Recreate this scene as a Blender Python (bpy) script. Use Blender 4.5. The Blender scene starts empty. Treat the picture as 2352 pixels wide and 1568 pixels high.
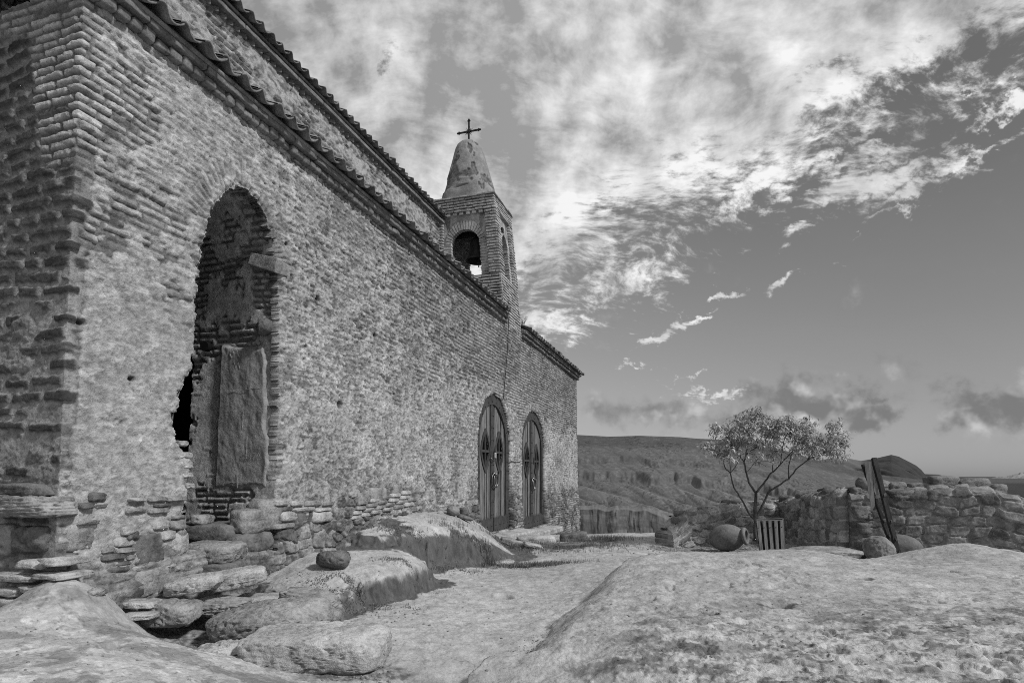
import bpy, bmesh, math, random
import numpy as np
from mathutils import Vector, Matrix

random.seed(7)
scene = bpy.context.scene
COL = scene.collection
# ------------------------------------------------------------------ camera
F, CX, PY0 = 1360.0, 1176.0, 997.0          # focal length and principal point in 2352-wide photo units
PSI, TH = math.radians(17.65), math.radians(4.0)
CAM = np.array([3.8, 0.0, 1.2])
cd = bpy.data.cameras.new("camera")
cam = bpy.data.objects.new("camera", cd)
COL.objects.link(cam)
cam.location = CAM
cam.rotation_euler = (math.pi / 2 + TH, 0, PSI)
cd.sensor_width = 36.0
cd.lens = F / 2352 * 36.0
cd.shift_y = (PY0 - 784.0) / 2352
cd.clip_start = 0.05
cd.clip_end = 30000
scene.camera = cam
scene.cycles.pixel_filter_type = 'BLACKMAN_HARRIS'
scene.cycles.filter_width = 1.0
scene.cycles.max_bounces = 6
scene.cycles.use_denoising = False
fwd = np.array([-math.sin(PSI) * math.cos(TH), math.cos(PSI) * math.cos(TH), math.sin(TH)])
rt = np.array([math.cos(PSI), math.sin(PSI), 0.0])
up = np.cross(rt, fwd)
def ray(px, py): return fwd + rt * (px - CX) / F + up * (PY0 - py) / F
def pt(px, py, Z): return CAM + Z * ray(px, py)
def onx(px, py, x0=0.0):
    d = ray(px, py); return CAM + (x0 - CAM[0]) / d[0] * d
def ony(px, py, y0):
    d = ray(px, py); return CAM + (y0 - CAM[1]) / d[1] * d
def onz(px, py, z0):
    d = ray(px, py); return CAM + (z0 - CAM[2]) / d[2] * d

# ------------------------------------------------------------------ light and sky
scene.view_settings.view_transform = 'Standard'
scene.view_settings.look = 'None'
scene.view_settings.gamma = 1
scene.view_settings.exposure = 0.30
scene.view_settings.use_curve_mapping = False
SUN_DIR = Vector((0.84, -0.20, 0.80)).normalized()        # towards the sun
sun_el = math.asin(SUN_DIR.z)
sun_az = math.atan2(SUN_DIR.x, SUN_DIR.y)
sl = bpy.data.lights.new("sun", 'SUN')
sl.energy = 2.6
sl.angle = math.radians(6)
sl.color = (1, 1, 1)
so = bpy.data.objects.new("sun", sl)
COL.objects.link(so)
so.rotation_euler = SUN_DIR.to_track_quat('Z', 'Y').to_euler()

world = bpy.data.worlds.new("World")
scene.world = world
world.use_nodes = True
NT = world.node_tree
NT.nodes.clear()

class G:
    """tiny node-graph writer"""
    def __init__(s, nt): s.nt = nt
    def n(s, t, **k):
        x = s.nt.nodes.new(t)
        for a, b in k.items(): setattr(x, a, b)
        return x
    def put(s, sock, v):
        if v is None: return
        if hasattr(v, 'is_output') or isinstance(v, bpy.types.NodeSocket): s.nt.links.new(v, sock)
        else:
            if isinstance(v, (int, float)) and sock.type == 'RGBA': v = (v, v, v, 1)
            sock.default_value = v
    def m(s, op, a, b=None, c=None, clamp=False):
        x = s.n('ShaderNodeMath', operation=op, use_clamp=clamp)
        for i, v in enumerate((a, b, c)): s.put(x.inputs[i], v)
        return x.outputs[0]
    def v(s, op, a, b=None, scale=None):
        x = s.n('ShaderNodeVectorMath', operation=op)
        s.put(x.inputs[0], a); s.put(x.inputs[1], b)
        if scale is not None: s.put(x.inputs['Scale'], scale)
        return x.outputs['Value'] if op in ('DOT_PRODUCT', 'LENGTH', 'DISTANCE') else x.outputs[0]
    def noise(s, vec, scale, detail=4, rough=0.55, dist=0.0, lac=2.0):
        x = s.n('ShaderNodeTexNoise')
        s.put(x.inputs['Vector'], vec); x.inputs['Scale'].default_value = scale
        x.inputs['Detail'].default_value = detail; x.inputs['Roughness'].default_value = rough
        x.inputs['Distortion'].default_value = dist; x.inputs['Lacunarity'].default_value = lac
        return x.outputs['Fac']
    def mr(s, v, a, b, c=0.0, d=1.0, smooth=True):
        x = s.n('ShaderNodeMapRange', interpolation_type='SMOOTHSTEP' if smooth else 'LINEAR')
        for i, q in enumerate((v, a, b, c, d)): s.put(x.inputs[i], q)
        return x.outputs[0]
    def mix(s, f, a, b):
        x = s.n('ShaderNodeMix', data_type='FLOAT')
        s.put(x.inputs[0], f); s.put(x.inputs[2], a); s.put(x.inputs[3], b)
        return x.outputs[0]
    def comb(s, x, y, z):
        k = s.n('ShaderNodeCombineXYZ')
        for i, q in enumerate((x, y, z)): s.put(k.inputs[i], q)
        return k.outputs[0]

def build_sky():
    g = G(NT)
    sky = g.n('ShaderNodeTexSky', sky_type='NISHITA', sun_disc=False)
    sky.sun_elevation = sun_el; sky.sun_rotation = sun_az
    sky.air_density = 1.0; sky.dust_density = 1.2; sky.ozone_density = 1.0
    sep = g.n('ShaderNodeSeparateColor'); NT.links.new(sky.outputs[0], sep.inputs[0])
    red = sep.outputs[0]                                   # the red-filtered sky of a black-and-white photograph
    D = g.n('ShaderNodeTexCoord').outputs['Generated']
    D = g.v('NORMALIZE', D)
    sx = g.n('ShaderNodeSeparateXYZ'); NT.links.new(D, sx.inputs[0])
    el = sx.outputs[2]
    # cloud sheet at a fixed height above the ground
    den = g.m('ADD', g.m('MAXIMUM', el, 0.0), 0.30)
    q = g.comb(g.m('DIVIDE', sx.outputs[0], den), g.m('DIVIDE', sx.outputs[1], den), 0.0)
    warp = g.n('ShaderNodeTexNoise'); warp.inputs['Scale'].default_value = 2.2; warp.inputs['Detail'].default_value = 3
    NT.links.new(q, warp.inputs['Vector'])
    wv = g.v('SCALE', g.v('SUBTRACT', warp.outputs['Color'], (0.5, 0.5, 0.5)), scale=0.30)
    qw = g.v('ADD', q, wv)
    ca, sa = math.cos(0.45), math.sin(0.45)
    r1 = g.v('DOT_PRODUCT', qw, (ca, sa, 0.0)); r2 = g.v('DOT_PRODUCT', qw, (-sa, ca, 0.0))
    qs = g.comb(g.m('MULTIPLY', r1, 0.62), r2, 0.0)
    n_big = g.noise(q, 2.2, 2, 0.5)
    Dw = g.v('ADD', D, g.v('SCALE', g.v('SUBTRACT', warp.outputs['Color'], (0.5, 0.5, 0.5)), scale=0.03))
    n_puff = g.noise(Dw, 9.5, 7, 0.52)
    n_mid = g.noise(qs, 6.0, 8, 0.60)
    n_fine = g.noise(g.comb(r1, g.m('MULTIPLY', r2, 1.5), el), 26.0, 7, 0.64)
    w2 = g.n('ShaderNodeTexNoise'); w2.inputs['Scale'].default_value = 20.0; w2.inputs['Detail'].default_value = 5; w2.inputs['Roughness'].default_value = .62
    NT.links.new(D, w2.inputs['Vector'])
    DB = g.v('ADD', D, g.v('SCALE', g.v('SUBTRACT', w2.outputs['Color'], (0.5, 0.5, 0.5)), scale=0.11))
    def gc(p1, p2):
        a = ray(*p1); b = ray(*p2); n = np.cross(a, b); n /= np.linalg.norm(n)
        if np.dot(n, ray(1400, 200)) < 0: n = -n
        return tuple(float(x) for x in n)
    dpl = g.v('DOT_PRODUCT', D, gc((2352, 215), (1180, 740)))
    bank = g.mr(dpl, -0.07, 0.13, 0.0, 1.0)
    def blob(bx, by, hw, hh, tl, w):
        c = ray(bx, by); L = np.linalg.norm(c); c = c / L
        ex = rt * math.cos(tl) + up * math.sin(tl); ey = -rt * math.sin(tl) + up * math.cos(tl)
        ex = ex - c * np.dot(ex, c); ey = ey - c * np.dot(ey, c)
        ex = ex / np.linalg.norm(ex) * F * L / hw; ey = ey / np.linalg.norm(ey) * F * L / hh
        d = g.v('SUBTRACT', DB, tuple(c))
        a = g.v('DOT_PRODUCT', d, tuple(ex)); b = g.v('DOT_PRODUCT', d, tuple(ey))
        r = g.m('ADD', g.m('MULTIPLY', a, a), g.m('MULTIPLY', b, b))
        return g.m('MULTIPLY', g.m('EXPONENT', g.m('MULTIPLY', r, -0.6)), w)
    blobs = None
    # (px, py, half width, half height, tilt, weight)
    for k in [(1830, 320, 70, 40, 0.3, .90), (1845, 375, 55, 24, 0.2, .92), (1990, 300, 60, 26, 0.3, .85), (2020, 350, 110, 30, 0.25, .95), (2100, 375, 100, 26, 0.1, .98), (1990, 420, 130, 30, 0.25, .98), (2080, 435, 90, 20, 0.3, .90), (1740, 420, 95, 34, 0.45, .98), (1700, 450, 70, 20, .2, .9), (2310, 235, 140, 16, 0.55, .84), (2060, 485, 60, 12, 0.3, .86), (2190, 352, 100, 13, 0.15, .90),
              (1505, 772, 60, 13, 0.40, 1.0), (1580, 750, 40, 13, 0.3, .95), (1625, 732, 26, 10, 0.35, .95), (1790, 655, 46, 11, 0.30, 1.0), (1672, 675, 38, 10, 0.1, .95), (1850, 535, 50, 18, 0.4, .72), (1970, 543, 18, 6, 0, .9),
              (1655, 905, 80, 10, 0.0, .88), (1270, 745, 100, 34, -0.1, 1.0), (1400, 655, 190, 60, .25, .80), (1560, 870, 56, 6, .05, .72), (1450, 835, 40, 6, .1, .66), (2190, 225, 40, 8, .0, .75), (1900, 80, 100, 60, 0, .9), (1930, 385, 60, 20, 0, .85), (1800, 445, 60, 20, .3, .8), (1920, 350, 34, 14, .2, .8)]:
        e = blob(*k); blobs = e if blobs is None else g.m('MAXIMUM', blobs, e)
    # gaps of dark sky inside the bank
    holes = None
    for k in [(2150, 155, 170, 34, 0.10, .62), (2280, 150, 90, 26, 0.2, .5), (1905, 150, 50, 20, 0, .60), (905, 128, 18, 16, -.6, .5), (770, 80, 40, 26, -.5, .34), (1420, 470, 70, 14, -.2, .35), (1330, 250, 60, 20, 0.2, .2), (1910, 240, 90, 22, .3, .35)]:
        e = blob(*k); holes = e if holes is None else g.m('MAXIMUM', holes, e)
    bias = g.m('MAXIMUM', g.m('MULTIPLY', bank, 1.05), blobs)
    nn = g.m('ADD', g.m('MULTIPLY', n_mid, 0.42), g.m('MULTIPLY', n_fine, 0.58))
    nc = g.m('SUBTRACT', nn, 0.5)
    dens = g.m('ADD', g.m('MULTIPLY', nc, 4.0), g.m('SUBTRACT', g.m('MULTIPLY', bias, 1.30), 0.62))
    dens = g.m('SUBTRACT', dens, g.m('MULTIPLY', holes, 1.25))
    dens = g.m('ADD', dens, g.mr(dpl, 0.05, 0.22, 0.0, 0.5))
    cover = g.mr(dens, -0.12, 0.78, 0.0, 1.0)
    sh = g.m('ADD', g.m('MULTIPLY', n_big, 0.30), g.m('MULTIPLY', n_puff, 0.85))
    sh = g.m('ADD', sh, g.m('MULTIPLY', nc, 0.42))
    sh = g.m('ADD', sh, g.mr(dpl, 0.05, 0.30, 0.07, -0.02))
    body = g.mr(g.m('ADD', sh, g.m('MULTIPLY', g.m('SUBTRACT', g.noise(D, 22.0, 5, 0.55), 0.5), 0.35)), 0.45, 0.75, 0.0, 1.0, smooth=False)
    bright = ray(1620, 120); bright = bright / np.linalg.norm(bright)
    glow = g.mr(g.v('DOT_PRODUCT', D, tuple(bright)), 0.80, 1.0, 0.0, 1.0)
    edge = g.mr(bank, 0.0, 0.9, 0.75, 0.0)                 # thin outer cloud is lit right through
    lo = g.mix(edge, g.mix(glow, 2.2, 2.6), 3.4); hi = g.mix(glow, 6.0, 7.2)
    cloud = g.mix(body, lo, hi)
    low = None
    for k in [(1560, 945, 110, 26, 0, .60), (1790, 905, 70, 40, 0, .8), (1900, 925, 110, 45, 0, .95), (2010, 965, 60, 38, 0, 1.0), (2230, 935, 60, 42, 0, .95), (2350, 925, 50, 45, 0, .85), (1400, 945, 90, 36, 0, .40), (1650, 970, 160, 25, 0, .5), (2000, 920, 30, 18, 0, .9)]:
        e = blob(*k); low = e if low is None else g.m('MAXIMUM', low, e)
    nl = g.noise(D, 17.0, 7, 0.58)
    lowc = g.mr(g.m('ADD', low, g.m('MULTIPLY', g.m('SUBTRACT', nl, 0.5), 1.5)), 0.12, 0.85, 0.0, 0.9)
    nl1 = g.noise(D, 11.0, 4, 0.5)
    nl2 = g.noise(g.v('ADD', D, tuple(float(x) for x in (rt * .016 + up * .020))), 11.0, 4, 0.5)
    lshade = g.mr(g.m('ADD', g.m('SUBTRACT', nl1, nl2), g.m('MULTIPLY', g.m('SUBTRACT', nl, .5), .25)), -0.04, 0.12, 1.45, 4.6)
    clear = g.m('MULTIPLY', red, SKY_K)
    rr = g.v('DOT_PRODUCT', D, tuple(float(x) for x in rt))
    clear = g.m('MULTIPLY', clear, g.mr(rr, 0.0, 0.70, 1.15, 0.72))
    clear = g.m('MINIMUM', g.m('MULTIPLY', clear, g.mr(el, 0.0, 0.55, 1.0, 0.62)), 9.0)
    clear = g.m('DIVIDE', g.m('MULTIPLY', clear, 1.30), g.m('ADD', 1.0, g.m('MULTIPLY', clear, 0.22)))
    veil = g.m('MULTIPLY', g.noise(qs, 2.0, 5, .6), 0.16)
    clear = g.mix(veil, clear, 3.2)
    c1 = g.mix(lowc, clear, lshade)
    c2 = g.mix(cover, c1, cloud)
    bg = g.n('ShaderNodeBackground'); bg.inputs['Strength'].default_value = 0.105
    NT.links.new(g.comb(c2, c2, c2), bg.inputs[0])
    out = g.n('ShaderNodeOutputWorld'); NT.links.new(bg.outputs[0], out.inputs[0])
SKY_K = 1.38
build_sky()

# ------------------------------------------------------------------ numpy noise
def _hash(ix, iy, iz, seed):
    with np.errstate(over='ignore'):
        n = (ix.astype(np.int64) * 374761393 + iy.astype(np.int64) * 668265263 + iz.astype(np.int64) * 1440662683 + seed * 974634777) & 0xFFFFFFFF
        n = ((n ^ (n >> 13)) * 1274126177) & 0xFFFFFFFF
        n = ((n ^ (n >> 15)) * 2246822519) & 0xFFFFFFFF
        n = n ^ (n >> 16)
    return n.astype(np.float64) / 4294967296.0
def h1(a, seed=0):
    a = np.asarray(a); return _hash(np.floor(a), np.zeros_like(a), np.zeros_like(a), seed)
def h2(a, b, seed=0): return _hash(a, b, np.zeros_like(a), seed)
def vn2(x, y, seed=0):
    ix, iy = np.floor(x), np.floor(y); fx, fy = x - ix, y - iy
    u = fx * fx * fx * (fx * (fx * 6 - 15) + 10); v = fy * fy * fy * (fy * (fy * 6 - 15) + 10)
    z = np.zeros_like(ix)
    a = _hash(ix, iy, z, seed); b = _hash(ix + 1, iy, z, seed); c = _hash(ix, iy + 1, z, seed); d = _hash(ix + 1, iy + 1, z, seed)
    return (a * (1 - u) + b * u) * (1 - v) + (c * (1 - u) + d * u) * v
def fbm(x, y, oct=4, seed=0, gain=0.5):
    t = 0; a = 1.0; s = 0
    for i in range(oct):
        k = 2.03 ** i; ca, sa = math.cos(i * 1.1), math.sin(i * 1.1)
        t = t + a * vn2((x * ca - y * sa) * k + i * 17.3, (x * sa + y * ca) * k + i * 9.1, seed + i); s += a; a *= gain
    return t / s
def vn3(p, seed=0):
    i = np.floor(p); f = p - i; u = f * f * (3 - 2 * f)
    r = 0
    for dx in (0, 1):
        for dy in (0, 1):
            for dz in (0, 1):
                w = (u[..., 0] if dx else 1 - u[..., 0]) * (u[..., 1] if dy else 1 - u[..., 1]) * (u[..., 2] if dz else 1 - u[..., 2])
                r = r + w * _hash(i[..., 0] + dx, i[..., 1] + dy, i[..., 2] + dz, seed)
    return r
def fbm3(p, oct=4, seed=0, gain=0.5):
    t = 0; a = 1.0; s = 0
    for k in range(oct):
        t = t + a * vn3(p * (2.07 ** k) + k * 13.7, seed + k); s += a; a *= gain
    return t / s
def ss(x, a, b):
    t = np.clip((x - a) / (b - a), 0, 1); return t * t * (3 - 2 * t)
def bump2(x, y, cx, cy, rx, ry):
    return np.exp(-(((x - cx) / rx) ** 2 + ((y - cy) / ry) ** 2))
def worley(x, y, seed=0, jit=0.85):
    ix, iy = np.floor(x), np.floor(y)
    F1 = np.full(x.shape, 9.0); F2 = np.full(x.shape, 9.0); ID = np.zeros(x.shape)
    for dx in (-1, 0, 1):
        for dy in (-1, 0, 1):
            cx, cy = ix + dx, iy + dy
            px = cx + .5 + (h2(cx, cy, seed) - .5) * jit; py = cy + .5 + (h2(cx, cy, seed + 1) - .5) * jit
            d = np.maximum(np.abs(x - px), np.abs(y - py) * 1.0) * 0.55 + np.hypot(x - px, y - py) * 0.45
            idh = h2(cx, cy, seed + 2)
            nearer = d < F1
            F2 = np.where(nearer, F1, np.minimum(F2, d)); ID = np.where(nearer, idh, ID); F1 = np.minimum(F1, d)
    return F1, F2, ID
def bricks(u, v, pitch, length, mortar, seed, wob=0.012, edge=0.010):
    """returns relief 0..1 and two random numbers per brick"""
    vv = v + (fbm(u * 0.8, v * 0.8, 2, seed + 50) - .5) * 2 * wob * 2 + (vn2(u * 4, v * 4, seed + 60) - .5) * wob * .8
    row = np.floor(vv / pitch); fv = vv / pitch - row
    L = length * (0.75 + 0.6 * h2(row, row * 0 + 3, seed)); off = h2(row, row * 0 + 7, seed) * 5
    t = u / L + off; c = np.floor(t)
    jl = lambda k: (h2(k, row, seed + 1) - .5) * .45
    c = np.where(t < c + jl(c), c - 1, np.where(t > c + 1 + jl(c + 1), c + 1, c))
    dl = (t - c - jl(c)) * L; dr = (c + 1 + jl(c + 1) - t) * L
    thick = (h2(c, row, seed + 5) - .5) * .25 * pitch
    du = np.minimum(dl, dr) - mortar * .5
    dv = np.minimum(fv, 1 - fv) * pitch - mortar * .5 + thick * .4
    d = np.minimum(du, dv) + (fbm(u * 28, v * 28, 2, seed + 70) - .5) * edge * 1.3
    prof = ss(d, -0.001, edge)
    return prof, h2(c, row, seed + 2), h2(c, row, seed + 3)

# ------------------------------------------------------------------ materials
def new_mat(name):
    m = bpy.data.materials.new(name); m.use_nodes = True
    nt = m.node_tree; nt.nodes.clear()
    g = G(nt)
    bs = g.n('ShaderNodeBsdfPrincipled'); out = g.n('ShaderNodeOutputMaterial')
    nt.links.new(bs.outputs[0], out.inputs[0])
    return m, g, bs
MATS = {}
def stone_mat(name, base=0.3, attr=None, var=0.35, scale=6.0, bump=0.4, bscale=60.0, rough=0.95, speck=0.0, streak=None, metallic=0.0, spec=0.25, dist=0.01):
    if name in MATS: return MATS[name]
    m, g, bs = new_mat(name)
    co = g.n('ShaderNodeTexCoord').outputs['Object']
    if streak:
        mp = g.n('ShaderNodeMapping'); mp.inputs['Scale'].default_value = streak
        g.nt.links.new(co, mp.inputs[0]); cs = mp.outputs[0]
    else: cs = co
    n1 = g.noise(cs, scale, 6, 0.62)
    n2 = g.noise(cs, bscale, 5, 0.6)
    n3 = g.noise(co, bscale * 4.1, 3, 0.6)
    f = g.m('ADD', g.mr(n1, 0.3, 0.7, 1 - var, 1 + var), g.m('MULTIPLY', g.m('SUBTRACT', n2, 0.5), var * 3.6))
    f = g.m('ADD', f, g.m('MULTIPLY', g.m('SUBTRACT', n3, 0.5), var * 1.6))
    f = g.m('MAXIMUM', f, 0.15)
    if attr:
        a = g.n('ShaderNodeAttribute', attribute_name=attr); b = a.outputs['Fac']
    else: b = base
    col = g.m('MULTIPLY', f, b)
    if speck:
        n4 = g.noise(co, bscale * 0.5, 4, 0.7)
        col = g.m('MULTIPLY', col, g.mr(n4, 0.56, 0.66, 1.0, 1 - speck))
    col = g.m('MAXIMUM', col, 0.004)
    g.nt.links.new(g.comb(col, col, col), bs.inputs['Base Color'])
    bs.inputs['Roughness'].default_value = rough
    bs.inputs['Metallic'].default_value = metallic
    bs.inputs['Specular IOR Level'].default_value = spec
    bp = g.n('ShaderNodeBump'); bp.inputs['Strength'].default_value = bump; bp.inputs['Distance'].default_value = dist
    hh = g.m('ADD', n2, g.m('MULTIPLY', n3, 0.5))
    g.nt.links.new(hh, bp.inputs['Height']); g.nt.links.new(bp.outputs[0], bs.inputs['Normal'])
    MATS[name] = m
    return m

M_WALL = stone_mat('old_masonry', attr='tone', var=0.26, scale=13, bump=1.0, bscale=85, dist=0.009, speck=.42)
M_RUB = stone_mat('rubble_masonry', attr='tone', var=0.20, scale=9, bump=0.9, bscale=45, dist=0.012, speck=.2)
M_GROUND = stone_mat('sandstone_ground', attr='tone', var=0.20, scale=8, bump=0.8, bscale=60, dist=0.008)
M_HILL = stone_mat('dry_hillside', attr='tone', var=0.13, scale=0.16, bump=0.7, bscale=1.1, dist=0.15)
M_TILE = stone_mat('clay_roof_tile', base=0.17, var=0.45, scale=5, bump=0.6, bscale=50)
M_TRIM = stone_mat('cornice_stone', base=0.17, var=0.35, scale=7, bump=0.7, bscale=50)
M_BRICK = stone_mat('tower_brick', base=0.34, var=0.35, scale=5, bump=0.7, bscale=45)
M_MORTAR = stone_mat('dark_mortar', base=0.075, var=0.3, scale=9, bump=0.9, bscale=50)
M_CEMENT = stone_mat('spire_render', base=0.27, var=0.22, scale=3.0, bump=0.8, bscale=26, speck=0.3)
M_STONE = stone_mat('grey_stone', base=0.24, var=0.42, scale=5, bump=1.0, bscale=40, speck=0.35)
M_STONE_P = stone_mat('pale_stone', base=0.36, var=0.36, scale=5, bump=1.0, bscale=40, speck=0.4)
M_STONE_D = stone_mat('dark_stone', base=0.12, var=0.45, scale=6, bump=1.0, bscale=42)
M_STONE_L = stone_mat('layered_stone', base=0.25, var=0.4, scale=4, bump=1.0, bscale=20, streak=(1.0, 1.0, 5.0))
M_PANEL = stone_mat('carved_slab', base=0.25, var=0.20, scale=6, bump=0.8, bscale=30)
M_IRON = stone_mat('painted_iron', base=0.045, var=0.3, scale=8, bump=0.2, bscale=60, rough=0.6, spec=0.4)
M_RING = stone_mat('worn_iron', base=0.16, var=0.3, scale=12, bump=0.2, bscale=80, rough=0.35, metallic=0.9)
M_DARKMETAL = stone_mat('black_iron', base=0.012, var=0.2, scale=8, bump=0.2, bscale=60, rough=0.6)
M_FIELD = stone_mat('field_stone', base=0.165, var=0.38, scale=6, bump=1.0, bscale=40, speck=.3)
M_WOOD = stone_mat('weathered_boards', base=0.16, var=0.55, scale=6, bump=0.7, bscale=22, rough=0.85, streak=(6.0, 6.0, 0.35))
M_WOOD_D = stone_mat('dark_wood', base=0.022, var=0.5, scale=5, bump=0.5, bscale=25, rough=0.8, streak=(4, 4, 0.6))
M_WOOD_S = stone_mat('sign_wood', base=0.30, var=0.35, scale=6, bump=0.5, bscale=25, rough=0.85, streak=(5, 5, 0.5))
M_SLAT = stone_mat('grey_slat_wood', base=0.15, var=0.35, scale=6, bump=0.5, bscale=25, rough=0.85, streak=(5, 5, 0.5))
M_BELL = stone_mat('bell_bronze', base=0.035, var=0.4, scale=4, bump=0.3, bscale=30, rough=0.55, metallic=0.3)
M_CLAY = stone_mat('jar_clay', base=0.17, var=0.30, scale=4, bump=0.5, bscale=30, rough=0.9, speck=0.25)
M_BLACK = stone_mat('shade_black', base=0.004, var=0.1, bump=0.0)  # near-black colour stands in for the shade of enclosed spaces
M_BARK = stone_mat('tree_bark', base=0.085, var=0.4, scale=20, bump=0.9, bscale=60, streak=(1, 1, .3))
def leaf_mat(name, base, var):
    m, g, bs = new_mat(name)
    a = g.n('ShaderNodeAttribute', attribute_name='tone')
    col = g.m('MULTIPLY', a.outputs['Fac'], base)
    g.nt.links.new(g.comb(col, col, col), bs.inputs['Base Color'])
    bs.inputs['Roughness'].default_value = 0.6
    tr = g.n('ShaderNodeBsdfTranslucent'); g.nt.links.new(g.comb(col, col, col), tr.inputs[0])
    mx = g.n('ShaderNodeMixShader'); mx.inputs[0].default_value = 0.3
    out = [n for n in g.nt.nodes if n.type == 'OUTPUT_MATERIAL'][0]
    g.nt.links.new(bs.outputs[0], mx.inputs[1]); g.nt.links.new(tr.outputs[0], mx.inputs[2])
    g.nt.links.new(mx.outputs[0], out.inputs[0])
    return m
M_LEAF = leaf_mat('tree_leaves', 0.40, 0.3)
M_GRASS = leaf_mat('dry_grass_blades', 0.17, 0.3)

# ------------------------------------------------------------------ object helpers
def tag(o, label=None, cat=None, group=None, kind=None):
    if label: o['label'] = label
    if cat: o['category'] = cat
    if group: o['group'] = group
    if kind: o['kind'] = kind
    return o
def thing(name, label, cat, loc=(0, 0, 0), group=None):
    o = bpy.data.objects.new(name, None); COL.objects.link(o); o.location = loc
    o.empty_display_size = 0.2
    return tag(o, label, cat, group)
def link(name, me, mat, parent=None, smooth=False):
    o = bpy.data.objects.new(name, me); COL.objects.link(o)
    if mat: me.materials.append(mat)
    if smooth: me.polygons.foreach_set('use_smooth', [True] * len(me.polygons))
    if parent is not None:
        o.parent = parent
        par = parent; off = Vector((0, 0, 0))
        while par is not None: off += par.location; par = par.parent
        o.location = -off            # geometry is given in world coordinates
    return o
def np_mesh(name, V, Fq, tone=None):
    """V (n,3), Fq (m,4) quads or (m,3)"""
    me = bpy.data.meshes.new(name)
    V = np.ascontiguousarray(V, dtype=np.float32); Fq = np.ascontiguousarray(Fq, dtype=np.int32)
    k = Fq.shape[1]
    me.vertices.add(len(V)); me.vertices.foreach_set('co', V.ravel())
    me.loops.add(Fq.size); me.loops.foreach_set('vertex_index', Fq.ravel())
    me.polygons.add(len(Fq)); me.polygons.foreach_set('loop_start', np.arange(0, Fq.size, k, dtype=np.int32))
    me.polygons.foreach_set('loop_total', np.full(len(Fq), k, dtype=np.int32))
    me.update(calc_edges=True)
    if tone is not None:
        a = me.attributes.new('tone', 'FLOAT', 'POINT'); a.data.foreach_set('value', np.ascontiguousarray(tone, dtype=np.float32).ravel())
    return me
def grid_mesh(name, P, tone=None, keep=None, rim=None, flip=False):
    """P (nv,nu,3); keep (nv-1,nu-1) faces kept; rim = vector: border of removed cells gets walls along it"""
    nv, nu = P.shape[:2]
    idx = np.arange(nv * nu).reshape(nv, nu)
    q = np.stack([idx[:-1, :-1], idx[:-1, 1:], idx[1:, 1:], idx[1:, :-1]], -1)
    V = P.reshape(-1, 3); T = None if tone is None else tone.reshape(-1)
    if keep is None: faces = q.reshape(-1, 4)
    else:
        faces = q[keep]
        if rim is not None:
            E = []
            kx = keep[:, :-1] != keep[:, 1:]; r, c = np.nonzero(kx)
            for a, b in zip(r, c): E.append((idx[a, b + 1], idx[a + 1, b + 1]))
            ky = keep[:-1, :] != keep[1:, :]; r, c = np.nonzero(ky)
            for a, b in zip(r, c): E.append((idx[a + 1, b], idx[a + 1, b + 1]))
            if E:
                E = np.array(E); uniq = np.unique(E); mp = {int(u): i + len(V) for i, u in enumerate(uniq)}
                V = np.vstack([V, V[uniq] + np.array(rim)]);
                if T is not None: T = np.concatenate([T, T[uniq] * 0.8])
                extra = np.array([(a, b, mp[int(b)], mp[int(a)]) for a, b in E])
                faces = np.vstack([faces, extra])
    if flip: faces = faces[:, ::-1]
    return np_mesh(name, V, faces, T)
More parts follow.
